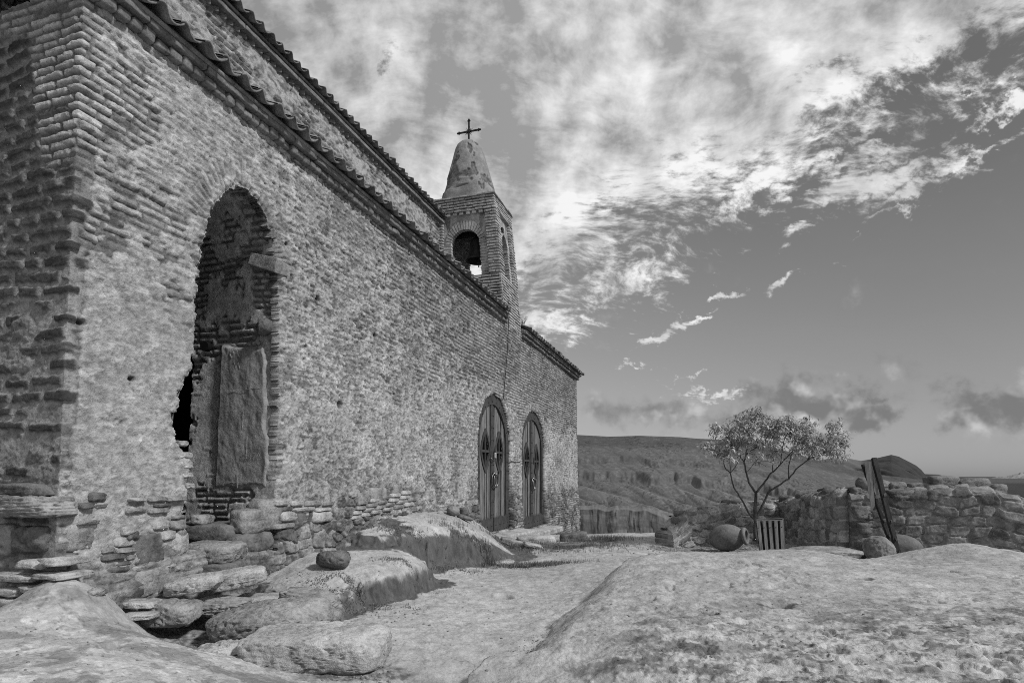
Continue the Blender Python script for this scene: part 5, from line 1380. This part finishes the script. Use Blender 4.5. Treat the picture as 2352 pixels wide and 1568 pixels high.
# doorstep and slabs in front of the two doors
mb = MB()
a0, a1 = onz(1112, 1228, .10), onz(1262, 1214, .00)
mb.box((.22, 11.0, .02), (.26, 0, 0), (0, 1.35, -.04), (0, 0, .085), jit=.02); mb.box((.20, 13.6, -.12), (.24, 0, 0), (0, 1.25, -.02), (0, 0, .085), jit=.02)
tag(mb.build('doorstep', M_STONE_P, None, bevel=.03), 'long low pale doorstep under the two arched doors', 'doorstep')
DG = 'loose slabs lying near the two arched doors'
T_(rock_px('stone_slab', M_STONE_P, 1188, 1276, 1226, 1250, 9.9, .28, 130, sub=4, sup=.45, angular=5), 'broad pale slab in front of the farther arched door', 'stone slab', DG)
T_(rock_px('stone_slab', M_STONE, 1150, 1200, 1232, 1256, 9.6, .18, 131, sub=4, sup=.45, angular=5, tilt=.25), 'tilted grey slab in front of the nearer arched door', 'stone slab', DG)
T_(rock_px('stone_slab', M_STONE_P, 1204, 1246, 1246, 1258, 9.2, .14, 135, sub=3, sup=.5, angular=4, tilt=.2), 'small pale slab at the front edge of the broad slab', 'stone slab', DG)
T_(rock_px('stone_block', M_STONE_D, 1286, 1346, 1220, 1248, 10.0, .15, 132, sub=4, sup=.45, angular=6, tilt=-.12), 'dark squared block lying on the grass near the far corner of the church', 'stone block', DG)
T_(rock_px('plank', M_STONE_D, 1240, 1346, 1247, 1260, 9.3, .12, 133, sub=4, sup=.35, angular=3, tilt=-.03), 'long dark flat stone lying in the grass in front of the dark squared block', 'stone slab', DG)
T_(rock_px('stone_slab', M_STONE_P, 1130, 1180, 1284, 1296, 7.9, .15, 134, sub=4, sup=.6, angular=4), 'pale flat stone half hidden in the grass tuft below the doors', 'stone slab', DG)
# grit and pebbles
def pebbles():
    rs = np.random.RandomState(5); V0, F0 = ico(1); Vs, Fs = [], []; b = 0
    def put(px, py, Z, sp, n, s0, s1):
        nonlocal b
        c = gp(px, py, Z)
        for _ in range(n):
            x, y = c + rs.normal(size=2) * sp; s = rs.uniform(s0, s1)
            P = V0 * np.array([s, s * rs.uniform(.6, 1), s * .6]) + np.array([x, y, gz(x, y) + s * .2]); Vs.append(P); Fs.append(F0 + b); b += len(V0)
    put(600, 1500, 3.8, (.35, .12), 260, .003, .010); put(840, 1550, 3.35, (.2, .06), 70, .004, .012); put(1700, 1268, 8.7, (.8, .5), 340, .006, .02); put(1205, 1500, 3.8, (.09, .13), 90, .003, .008); put(460, 1500, 3.75, (.1, .1), 60, .004, .01)
    put(1240, 1462, 4.1, (.03, .1), 60, .003, .007); put(1100, 1400, 4.8, (1.0, 1.0), 120, .003, .011); put(1900, 1480, 3.1, (.8, .6), 130, .003, .010); put(200, 1500, 2.8, (.4, .3), 60, .003, .009); put(800, 1400, 4.9, (.5, .2), 90, .004, .014)
    put(1300, 1250, 9.5, (.8, .5), 120, .006, .025)
    tag(link('gravel', np_mesh('gravel', np.vstack(Vs), np.vstack(Fs)), M_STONE, None, True), 'loose grit and pebbles scattered over the ground', 'gravel', kind='stuff')
pebbles()

# ================================================================== RUBBLE GARDEN WALLS
def rubble_wall(name, pts, zb, thick, label, seed, ratio=1.0, cell=(.24, .13), caps=0, group='rubble garden walls', stretch=1.0, tone=1.0):
    """pts: plan points with top height; the face towards the viewer is the detailed one"""
    pts = [np.array(p, float) for p in pts]; seg = [np.linalg.norm((pts[i + 1] - pts[i])[:2]) for i in range(len(pts) - 1)]
    L = np.concatenate([[0], np.cumsum(seg)]); u = np.arange(0, L[-1], .014)
    X = np.interp(u, L, [p[0] for p in pts]); Y = np.interp(u, L, [p[1] for p in pts]); ZT_ = np.interp(u, L, [p[2] for p in pts])
    dx, dy = np.gradient(X), np.gradient(Y); ln = np.hypot(dx, dy); nx, ny = dy / ln, -dx / ln
    mx, my = X.mean(), Y.mean()
    if (CAM[0] - mx) * nx.mean() + (CAM[1] - my) * ny.mean() < 0: nx, ny = -nx, -ny
    ker = np.ones(15) / 15
    nx = np.convolve(np.pad(nx, 7, 'edge'), ker, 'valid'); ny = np.convolve(np.pad(ny, 7, 'edge'), ker, 'valid')
    ZT_ = ZT_ + .10 * (fbm(u * 2.2, u * 0, 3, seed) - .5)
    o = thing(name, label, 'wall', (float(X[0]), float(Y[0]), zb), group)
    ws = []  # profile samples: (outward offset, height fraction flag)
    H = float(ZT_.max() - zb)
    n1_, n2_, n3_ = 90, 46, 30
    prof = [(thick / 2, i / (n1_ - 1) * 1.0, 0) for i in range(n1_)] + [(thick / 2 * math.cos(math.pi * (i + 1) / (n2_ + 1)), 1.0, math.sin(math.pi * (i + 1) / (n2_ + 1))) for i in range(n2_)] + [(-thick / 2, 1 - i / n3_, 0) for i in range(n3_)]
    arc = [0]
    for i in range(1, len(prof)):
        a, b = prof[i - 1], prof[i]; arc.append(arc[-1] + math.hypot(b[0] - a[0], (b[1] - a[1]) * H + (b[2] - a[2]) * .09))
    arc = np.array(arc); U, AR = np.meshgrid(u, arc)
    off = np.array([p[0] for p in prof])[:, None]; hf = np.array([p[1] for p in prof])[:, None]; bu = np.array([p[2] for p in prof])[:, None]
    zz = zb + (ZT_[None] - zb) * hf + bu * .10
    row = np.floor(AR / cell[1] + .25 * fbm(U * 1.5, AR * 1.5, 2, seed + 3)); 
    cw = cell[0] * stretch * (0.7 + .8 * h2(row, row * 0, seed + 4))
    F1, F2, idd = worley(U / (cell[0] * stretch) + .5 * h2(row, row * 0, seed + 5) + .25 * fbm(U * 4, AR * 4, 2, seed + 1), AR / cell[1] + .35 * fbm(U * 2.5, AR * 2.5, 2, seed + 2), seed + 6, .62)
    st = ss(F2 - F1, .05, .15); n3 = fbm(U * 9, AR * 9, 4, seed + 7); n4 = fbm(U * 40, AR * 40, 3, seed + 8)
    h = .045 * st * (.35 + .9 * idd) + .020 * (n3 - .5) * st + .014 * (n4 - .5) + .03 * (fbm(U * 1.5, AR * 1.5, 3, seed + 9) - .5)
    tn = ((.075 + .12 * ((idd * 9.1) % 1)) * (.6 + .8 * n3) * (.75 + .5 * n4) * st + (.15 + .16 * n4) * (1 - st)) * tone
    topn = bu; ox = nx[None] * np.where(bu > 0, off / (thick / 2), np.sign(off)); oy = ny[None] * np.where(bu > 0, off / (thick / 2), np.sign(off))
    P = np.stack([X[None] + nx[None] * off + ox * h * (1 - bu * .8), Y[None] + ny[None] * off + oy * h * (1 - bu * .8), zz + h * np.maximum(bu, 0)], -1)
    # closed ends
    def endcap(col):
        c = P[:, col].copy(); c[:, 0] = c[:, 0].mean(); c[:, 1] = c[:, 1].mean(); return c[:, None]
    P2 = np.concatenate([endcap(0), P, endcap(-1)], 1); t2 = np.concatenate([tn[:, :1], tn, tn[:, -1:]], 1)
    link('masonry', grid_mesh('masonry', P2, t2), M_RUB, o, True)
    rs = random.Random(seed)
    for k in range(caps):
        q = (k + rs.uniform(.2, .8)) / caps * L[-1]; i = min(int(q / .014), len(u) - 1); s = rs.uniform(.07, .14)
        rock('capstone', rs.choice([M_FIELD, M_STONE_D, M_FIELD]), (X[i] + rs.uniform(-.08, .12) * nx[i], Y[i] + rs.uniform(-.08, .12) * ny[i], ZT_[i] + .10 + rs.uniform(-.03, .03)), (s * 1.1, s * .8, s * .55), seed * 31 + k,
             rot=(rs.uniform(-.3, .3), rs.uniform(-.3, .3), rs.uniform(0, 3)), parent=o, sub=3, sup=.7, angular=5, rough=.1)
    return o
def P3(px, py, Z): return pt(px, py, Z)
A00 = P3(1526, 1236, 9.6); A0 = P3(1566, 1190, 9.75); A1 = P3(1640, 1180, 10.0); A2 = P3(1800, 1160, 10.5)
rubble_wall('rubble_wall', [A00, A0, A1, A2], -.25, .42, tone=2.0, label='low rubble wall running behind the tree and the clay jar', seed=701, caps=9, cell=(.22, .14))
B0 = P3(1795, 1165, 10.55); B1 = P3(1870, 1152, 9.6); B2 = P3(1960, 1142, 8.65)
w2 = rubble_wall('rubble_wall', [B0, B1, B2 + np.array([.0, 0, .0])], -.25, .42, 'rubble wall leading from the tree to the corner by the leaning ladder', 731, tone=2.0, caps=12, cell=(.13, .17), stretch=.9)
C0 = P3(1945, 1150, 8.72); C1_ = P3(2130, 1138, 8.4); C2 = P3(2270, 1136, 8.15); C3 = P3(2290, 1150, 8.1); C4 = P3(2420, 1175, 7.9)
w3 = rubble_wall('rubble_wall', [C0, C1_, C2, C3, C4], -.3, .46, 'tall coursed rubble wall behind the leaning ladder on the right', 761, tone=1.25, caps=0, cell=(.26, .14))
for i, (x0, x1, y0, y1, mt, sd) in enumerate([(1968, 2006, 1096, 1126, M_CLAY, 1), (2004, 2042, 1100, 1132, M_CLAY, 2), (2036, 2076, 1106, 1136, M_FIELD, 3), (1950, 1992, 1118, 1140, M_FIELD, 4), (2130, 2196, 1092, 1120, M_FIELD, 5), (2200, 2264, 1098, 1128, M_FIELD, 6), (2080, 2130, 1108, 1132, M_FIELD, 7), (2265, 2300, 1110, 1140, M_FIELD, 8), (2290, 2340, 1136, 1160, M_STONE_D, 9), (2040, 2120, 1124, 1148, M_STONE_D, 10), (2125, 2210, 1124, 1150, M_FIELD, 11), (2215, 2290, 1126, 1150, M_FIELD, 12), (1985, 2010, 1174, 1194, M_STONE_D, 13), (2150, 2175, 1156, 1178, M_FIELD, 14), (2175, 2210, 1156, 1180, M_FIELD, 15), (2236, 2300, 1148, 1180, M_STONE_D, 16), (2222, 2286, 1206, 1234, M_STONE_D, 17), (2226, 2268, 1236, 1252, M_STONE_D, 18), (2098, 2170, 1204, 1228, M_FIELD, 19), (2124, 2160, 1228, 1240, M_FIELD, 20), (2040, 2080, 1214, 1232, M_STONE_D, 22), (1966, 2036, 1198, 1226, M_FIELD, 23), (1955, 2010, 1160, 1192, M_FIELD, 24)]):
    Z = 8.62 - (((x0 + x1) / 2) - 1950) / 420 * .55 + (.12 if y1 < 1142 else -.045) - .05
    hz = (y1 - y0) / 2 * Z / F
    rock_px('capstone' if y1 < 1142 else 'wall_stone', mt, x0, x1, y0, y1, Z, .13 if y1 < 1142 else .10, 800 + sd, parent=w3, sub=4, sup=.9 if mt is M_CLAY else .44, angular=1 if mt is M_CLAY else 7, rough=.07)

# ================================================================== JAR, BIN, LADDER, STONES BESIDE IT
def make_jar():
    zf = gz(*gp(1680, 1266, 8.9)); c = pt(1674, 1234, 8.95)
    o = thing('clay_jar', 'large round clay wine jar lying on its side in front of the low rubble wall', 'jar', (c[0], c[1], zf))
    # axis: to the right, a little up and towards the viewer
    ax = Vector(rt * .76 - fwd * .56 + np.array([0, 0, .17])).normalized()
    prof = [(0, -.30), (.05, -.295), (.10, -.27), (.15, -.225), (.195, -.15), (.218, -.06), (.222, .02), (.205, .10), (.17, .17), (.125, .225), (.10, .25), (.095, .262), (.122, .268), (.130, .285), (.124, .302), (.095, .305), (.085, .29), (.085, .25), (.15, .12), (.19, 0), (.1, -.2), (0, -.25)]
    M = Matrix.Translation(Vector(c) - ax * .02) @ ax.to_track_quat('Z', 'Y').to_matrix().to_4x4()
    pr = np.array(prof) * np.array([.92, .92]); t = np.linspace(0, len(pr) - 1, 110); rr = np.interp(t, range(len(pr)), pr[:, 0]); zz = np.interp(t, range(len(pr)), pr[:, 1])
    k = np.ones(5) / 5; rr[2:-2] = np.convolve(rr, k, 'valid'); zz[2:-2] = np.convolve(zz, k, 'valid')
    mb = MB(); mb.lathe(list(zip(rr, zz)), M, 56)
    vs = np.array(mb.v); cc = np.array(c); d = vs - cc; vs = cc + d * (1 + .02 * (fbm3(vs * 6, 3, 5)[:, None] - .5)); mb.v = [tuple(v) for v in vs]
    mb.build('jar_body', M_CLAY, o, True)
    mb = MB(); mb.lathe([(q[0] * .93, q[1] * .93) for q in [(.101, .250), (.128, .256), (.142, .272), (.142, .292), (.124, .310), (.100, .313), (.090, .30), (.086, .26), (.10, .20)]], M, 40); mb.build('rim', M_CLAY, o, True)
make_jar()
def make_bin():
    Z = 8.05; zf = gz(*gp(1770, 1290, 8.05)); tl, tr = pt(1737, 1196, Z), pt(1798, 1194, Z + .03); bl, br = pt(1748, 1290, Z), pt(1802, 1290, Z)
    zf = min(zf, bl[2])
    o = thing('litter_bin', 'slatted wooden litter bin beside the clay jar and under the tree', 'bin', ((bl[0] + br[0]) / 2, (bl[1] + br[1]) / 2, zf))
    back = ray(1806, 1092) * .30; back[2] = 0
    n = 5
    def slats(a, b, c_, d_, nn, name='slat', frac=.58):
        for i in range(nn):
            f0 = i / nn + .0; f1 = f0 + frac / nn * (nn / (nn - .42)); mb = MB(); f0 = i / (nn - .42); f0, f1 = i * 1.0 / (nn - .42) , (i + .58) / (nn - .42)
            p = [a + (b - a) * f0, a + (b - a) * f1, c_ + (d_ - c_) * f0, c_ + (d_ - c_) * f1]; nrm = np.cross(b - a, c_ - a); nrm = nrm / np.linalg.norm(nrm) * .012
            if np.dot(nrm, fwd) > 0: nrm = -nrm
            vs = [p[0], p[1], p[3], p[2]] + [q + nrm for q in (p[0], p[1], p[3], p[2])]
            mb.add(vs, [(0, 3, 2, 1), (4, 5, 6, 7), (0, 1, 5, 4), (1, 2, 6, 5), (2, 3, 7, 6), (3, 0, 4, 7)]); mb.build(name, M_SLAT, o)
    slats(tl, tr, bl, br, 5); slats(tr, tr + back, br, br + back, 4); slats(tl, tl + back, bl, bl + back, 4)
    mb = MB(); i_ = .012
    a, b, c_, d_ = [q + fwd * .012 for q in (tl, tr, bl, br)]; bk = back * .92
    a = a - np.array([0, 0, .03]); b = b - np.array([0, 0, .03])
    mb.add([a, b, d_, c_, a + bk, b + bk, d_ + bk, c_ + bk], [(0, 1, 2, 3), (4, 7, 6, 5), (0, 3, 7, 4), (1, 5, 6, 2), (3, 2, 6, 7)]); mb.build('liner', M_DARKMETAL, o)
    mb = MB()
    for z_ in (.05,):
        for (p, q) in ((tl, tr), (tr, tr + back), (tl, tl + back), (tl + back, tr + back)): mb.tube([p - np.array([0, 0, .0]), q - np.array([0, 0, .0])], .009, 6)
    mb.build('rim_rail', M_IRON, o)
    mb = MB(); V, Fc = ico(1)
    for i in range(5):
        f = (i + .29) / 4.58; p = tl + (tr - tl) * f - np.array([0, 0, .09]) - fwd * .014; mb.add(V * .006 + p, [tuple(q) for q in Fc])
    mb.build('screw', M_DARKMETAL, o)
make_bin()
def make_ladder():
    Zb, Zt = 7.55, 7.95
    lt, lb = pt(1982, 1066, Zt + .10), pt(2051, 1262, Zb + .12); rtp, rb = pt(2007, 1051, Zt), pt(2065, 1280, Zb)
    o = thing('ladder', 'narrow dark wooden ladder with a pale board, leaning in front of the tall rubble wall', 'ladder', (rb[0], rb[1], rb[2]))
    def rail(a, b, w=.030, dpt=.03):
        mb = MB(); d = np.array(b) - np.array(a); n = 14; vs = []; rs = random.Random(int(a[0] * 100))
        side = np.cross(d, fwd); side /= np.linalg.norm(side); f_ = np.cross(side, d); f_ /= np.linalg.norm(f_)
        for i in range(n + 1):
            p = a + d * i / n; ww = w * (1 + rs.uniform(-.12, .12)); sh = rs.uniform(-.003, .003)
            vs += [p + side * (ww + sh) + f_ * dpt, p - side * (ww - sh) + f_ * dpt, p - side * (ww - sh) - f_ * dpt, p + side * (ww + sh) - f_ * dpt]
        fs = [(4 * i + q, 4 * i + (q + 1) % 4, 4 * i + 4 + (q + 1) % 4, 4 * i + 4 + q) for i in range(n) for q in range(4)] + [(3, 2, 1, 0), (4 * n, 4 * n + 1, 4 * n + 2, 4 * n + 3)]
        mb.add(vs, fs); mb.build('rail', M_WOOD_D, o, bevel=.004)
    rail(lt, lb, .020, .02); rail(rtp, rb, .030, .022)
    for f in (.40, .66, .83, .95):
        mb = MB(); p = lt + (lb - lt) * f; q = rtp + (rb - rtp) * (f - .015); mb.box((p + q) / 2, (q - p) / 2 * 1.5, np.array([0, 0, .016]), fwd * .025, jit=.002); mb.build('rung', M_WOOD_S, o)
    # two narrow pale boards fixed across the top
    for (x0, x1, y0, y1, y2, y3, s) in ((1987, 1999, 1062, 1055, 1172, 1150, 0), (2000, 2012, 1066, 1068, 1180, 1182, 1)):
        a = pt(x0 - 2 + s * 1, y0, Zt + .02); b = pt(x1, y1 + 6, Zt - .02); c_ = pt(x0 + 14, y2, Zt - .08); d_ = pt(x1 + 10, y3 + 10, Zt - .1)
        mb = MB(); n_ = fwd * -.012; mb.add([a, b, d_, c_, a + n_, b + n_, d_ + n_, c_ + n_], [(0, 3, 2, 1), (4, 5, 6, 7), (0, 1, 5, 4), (1, 2, 6, 5), (2, 3, 7, 6), (3, 0, 4, 7)]); mb.build('board', M_WOOD_S, o)
make_ladder()
T_(rock_px('boulder', stone_mat('mid_stone2', base=.19, var=.3, scale=5, bump=.9, bscale=30, speck=.4), 1988, 2052, 1229, 1292, 7.35, .17, 140, sub=5, sup=.80, angular=4, rough=.06), 'rounded grey boulder standing at the foot of the ladder', 'boulder')
T_(rock_px('boulder', M_STONE_D, 1966, 2004, 1236, 1290, 7.6, .14, 141, sub=4, sup=.75, angular=6, rough=.08), 'dark boulder half hidden left of the rounded grey one', 'boulder')
c = pt(2078, 1251, 7.9); o = thing('clay_jar', 'pointed clay jar end lying to the right of the ladder foot', 'jar', tuple(c))
mb = MB(); ax = Vector(rt * .95 - fwd * .2 + np.array([0, 0, -.10])).normalized(); M = Matrix.Translation(Vector(c)) @ ax.to_track_quat('Z', 'Y').to_matrix().to_4x4()
mb.lathe([(0, -.26), (.07, -.25), (.11, -.18), (.135, -.08), (.132, .02), (.11, .10), (.075, .16), (.035, .20), (.01, .218), (0, .22)], M, 40); mb.build('jar_body', M_CLAY, o, True)
mb = MB(); c0, c1 = pt(2052, 1276, 7.45), pt(2104, 1270, 7.45); mb.tube([c0, c1], .012, 6); mb.tube([c0 + fwd * .08, c1 + fwd * .05], .009, 6)
tag(mb.build('stick', M_WOOD_D, None), 'thin dark sticks lying on the rock at the foot of the ladder', 'stick')
T_(rock_px('flat_rock', M_STONE_L, 1822, 1960, 1254, 1280, 6.9, .30, 142, sub=5, sup=.6, angular=4, rough=.08, layers=.8), 'flat rough edged rock between the litter bin and the boulders', 'rock')

# ================================================================== TREE
def c6(x, y): return ((1400 + x / 3.484) * .9408, (950 + y / 3.484) * .9408)
def make_tree():
    ZT0 = 9.25; rs = random.Random(3); base = pt(*c6(1548, 1215), ZT0)
    o = thing('tree', 'small peach tree with several thin stems growing behind the litter bin', 'tree', (base[0], base[1], gz(base[0], base[1])))
    br = [([(1548, 1290), (1548, 1130), (1546, 1000), (1552, 880)], .040, .027, 0, 0),
          ([(1552, 880), (1490, 790), (1465, 700), (1452, 620), (1468, 555), (1480, 470), (1500, 380), (1540, 290)], .023, .006, 0, -.15),
          ([(1452, 620), (1400, 540), (1340, 450), (1290, 390), (1240, 350)], .012, .004, -.08, -.3),
          ([(1468, 555), (1560, 490), (1640, 420), (1690, 330)], .013, .004, -.08, .2),
          ([(1552, 880), (1620, 800), (1680, 715), (1760, 640), (1830, 560), (1900, 480), (1970, 400)], .022, .006, 0, .25),
          ([(1695, 700), (1700, 600), (1680, 500), (1660, 400)], .010, .004, .08, .3),
          ([(1760, 640), (1770, 540), (1790, 440), (1840, 330)], .011, .004, .1, .0),
          ([(1550, 1110), (1600, 1000), (1660, 870), (1740, 820), (1830, 760), (1910, 660), (1990, 600), (2080, 560), (2180, 520)], .026, .006, 0, -.25),
          ([(1830, 760), (1830, 650), (1860, 540), (1900, 400), (1870, 290)], .013, .004, -.12, -.2),
          ([(1990, 600), (2060, 500), (2130, 420), (2200, 360)], .010, .004, -.18, -.3),
          ([(2080, 560), (2160, 560), (2240, 520), (2290, 470)], .008, .003, -.22, -.1),
          ([(1545, 1110), (1490, 1050), (1430, 935), (1365, 830), (1335, 710), (1290, 670), (1270, 590), (1200, 535), (1130, 500)], .022, .005, 0, .15),
          ([(1335, 710), (1390, 640), (1420, 580), (1400, 520)], .008, .003, .08, .2),
          ([(1335, 710), (1330, 620), (1320, 540), (1300, 470)], .008, .003, .08, 0),
          ([(1480, 700), (1540, 620), (1600, 560), (1620, 480)], .006, .003, -.05, .3),
          ([(1640, 660), (1610, 640), (1560, 620)], .005, .002, .05, .1),
          ([(1540, 290), (1560, 220), (1585, 160)], .006, .003, -.1, -.1)]
    mb = MB(); skel = []
    for pl, r0, r1, d0, d1 in br:
        n = len(pl); P = []
        for i, (x, y) in enumerate(pl):
            f = i / (n - 1); P.append(pt(*c6(x, y), ZT0 + d0 + (d1 - d0) * f))
        Q = []
        for i in range(n - 1):
            for k in range(4): Q.append(P[i] + (P[i + 1] - P[i]) * k / 4 + np.array([rs.uniform(-1, 1), rs.uniform(-1, 1), rs.uniform(-1, 1)]) * .006 * (1 if (i or k) else 0))
        Q.append(P[-1]); m = len(Q)
        mb.tube(Q, [.80 * (r0 + (r1 - r0) * (i / (m - 1)) ** .8) for i in range(m)], 9); skel += [(q, i / m) for i, q in enumerate(Q) if i > m * .35 or r0 < .015]
    mb.build('trunk', M_BARK, o, True)
    SP = np.array([q for q, _ in skel])
    blobs = [(1150, 475, 75, 50, 1.0), (1260, 520, 110, 60, 1.2), (1225, 345, 50, 40, .6), (1290, 400, 80, 60, .8), (1400, 340, 110, 95, 1.9), (1545, 300, 125, 100, 2.2), (1582, 185, 34, 40, .5), (1690, 330, 100, 90, 1.8), (1850, 285, 45, 60, .7), (1800, 400, 110, 90, 1.4),
             (1930, 370, 100, 90, 1.7), (2010, 310, 60, 65, .8), (2060, 440, 120, 90, 1.9), (2180, 470, 130, 95, 2.2), (2300, 430, 50, 45, .7), (2210, 320, 55, 50, .7), (1650, 470, 130, 60, 1.2), (1500, 440, 130, 70, 1.3), (1300, 555, 90, 50, .7), (1540, 590, 60, 45, .35), (1700, 575, 70, 45, .4), (2100, 575, 110, 45, .6), (1960, 500, 100, 60, .9), (1490, 210, 25, 25, .25), (1710, 240, 50, 30, .4), (2245, 560, 70, 40, .4), (1410, 250, 40, 30, .4)]
    LV, LF, LT = [], [], []; tw = MB(); b = 0; cl = []
    tot = sum(w for *_, w in blobs); NC = 330
    for (x, y, rx, ry, w) in blobs:
        for _ in range(max(2, int(NC * w / tot))):
            a = rs.uniform(0, 2 * math.pi); q = math.sqrt(rs.random()); Z = ZT0 + rs.uniform(-.55, .55) * (1 - .3 * q)
            cl.append(pt(*c6(x + rx * q * math.cos(a), y + ry * q * math.sin(a)), Z))
    for c_ in cl:
        d = np.linalg.norm(SP - c_, axis=1); j = int(np.argmin(d + (SP[:, 2] > c_[2]) * .15)); s = SP[j]; mid = (s + c_) / 2 + np.array([rs.uniform(-.04, .04), rs.uniform(-.04, .04), .03])
        tw.tube([s, mid, c_, c_ + np.array([rs.uniform(-.03, .03), rs.uniform(-.03, .03), .03])], [.0035, .0028, .002, .001], 4, cap=False)
        clt = rs.uniform(.75, 1.25)
        for _ in range(rs.randint(13, 22)):
            p = c_ + np.array([rs.gauss(0, .035), rs.gauss(0, .035), rs.gauss(0, .03)]); az = rs.uniform(0, 2 * math.pi); Ls = rs.uniform(.07, .125); wd = rs.uniform(.009, .014)
            out = np.array([math.cos(az), math.sin(az), 0]); sd = np.array([-math.sin(az), math.cos(az), 0]); ang = rs.uniform(.1, .7); pp = p.copy(); vs = [pp]
            for k, ww in enumerate((.8, 1.0, .75, 0)):
                pp = pp + (out * math.cos(ang) + np.array([0, 0, math.sin(ang)])) * Ls / 4; ang -= rs.uniform(.35, .75)
                tw_ = sd * wd * ww + np.array([0, 0, wd * .4 * ww])
                if ww: vs += [pp + tw_, pp - tw_ * 1.0 + np.array([0, 0, wd * .3])]
                else: vs += [pp]
            LV += vs; LF += [(b, b + 1, b + 2), (b + 1, b + 3, b + 4), (b + 1, b + 4, b + 2), (b + 3, b + 5, b + 6), (b + 3, b + 6, b + 4), (b + 5, b + 7, b + 6)]; b += 8
            LT += [clt * rs.uniform(.65, 1.35)] * 8
    tw.build('twigs', M_BARK, o)
    link('crown', np_mesh('crown', np.array(LV), np.array(LF), np.array(LT)), M_LEAF, o)
make_tree()

# ================================================================== GRASS
def grass(name, spots, label, hmin, hmax, width=.003, seed=0):
    rs = np.random.RandomState(seed); V, Fc, T = [], [], []; b = 0
    for (px, py, Z, su, sv, n, hs) in spots:
        c = gp(px, py, Z); u = rs.normal(size=n) * su; v = rs.normal(size=n) * sv
        x = c[0] + u * rt[0] + v * fwd[0]; y = c[1] + u * rt[1] + v * fwd[1]; cl = fbm(x * 9, y * 9, 2, 900); keep = cl > .44
        x, y = x[keep], y[keep]; z = ground_z(x, y)
        for i in range(len(x)):
            h = rs.uniform(hmin, hmax) * hs; a = rs.uniform(0, 6.28); l = rs.uniform(.1, .9) * h; w = width * rs.uniform(.7, 1.3)
            p = np.array([x[i], y[i], z[i] - .004]); d = np.array([math.cos(a), math.sin(a), 0]); s = np.array([-d[1], d[0], 0]) * w
            m = p + d * l * .35 + np.array([0, 0, h * .6]); e = p + d * l + np.array([0, 0, h])
            V += [p - s, p + s, m - s * .7, m + s * .7, e]; Fc += [(b, b + 1, b + 3), (b, b + 3, b + 2), (b + 2, b + 3, b + 4)]; T += [rs.uniform(.5, 1.4)] * 5; b += 5
    return tag(link(name, np_mesh(name, np.array(V), np.array(Fc), np.array(T)), M_GRASS), label, 'grass', kind='stuff')
grass('grass', [(1290, 1256, 9.2, .55, .25, 6000, .8), (1375, 1240, 10.2, .30, .2, 1500, 1.0), (1215, 1292, 7.6, .28, .10, 4500, .7), (1130, 1285, 7.9, .10, .10, 900, 1.4), (1090, 1262, 7.8, .30, .16, 1500, .8), (1180, 1262, 9.2, .25, .15, 900, .9)],
      'patches of dry grass growing between the rock and the arched doors', .02, .09, .0028, 1)
grass('moss', [(830, 1362, 5.1, .22, .07, 2600, .5), (745, 1385, 4.85, .16, .06, 1300, .5), (990, 1256, 7.1, .35, .12, 2200, .6), (930, 1345, 5.7, .22, .06, 1100, .45), (905, 1228, 7.0, .2, .08, 900, .6)],
      'short dark moss and dry tufts on the shaded sides of the rock ledges', .015, .05, .003, 2)
# weed sprouting from the roof beside the tower
mb = MB(); rs = random.Random(9); wb = onx(1200, 742, -.05)
for i in range(26):
    a = rs.uniform(0, 6.28); l = rs.uniform(.10, .26); p = np.array(wb) + np.array([rs.uniform(-.06, .06), rs.uniform(-.08, .12), -.02]); e = p + np.array([math.cos(a) * l * .5, math.sin(a) * l * .7, l]); mb.tube([p, (p + e) / 2 + np.array([0, 0, .02]), e], [.004, .003, .001], 4)
tag(mb.build('weed', M_GRASS, None, tone=True), 'wiry weed sprouting from the roof tiles just right of the bell tower', 'plant')
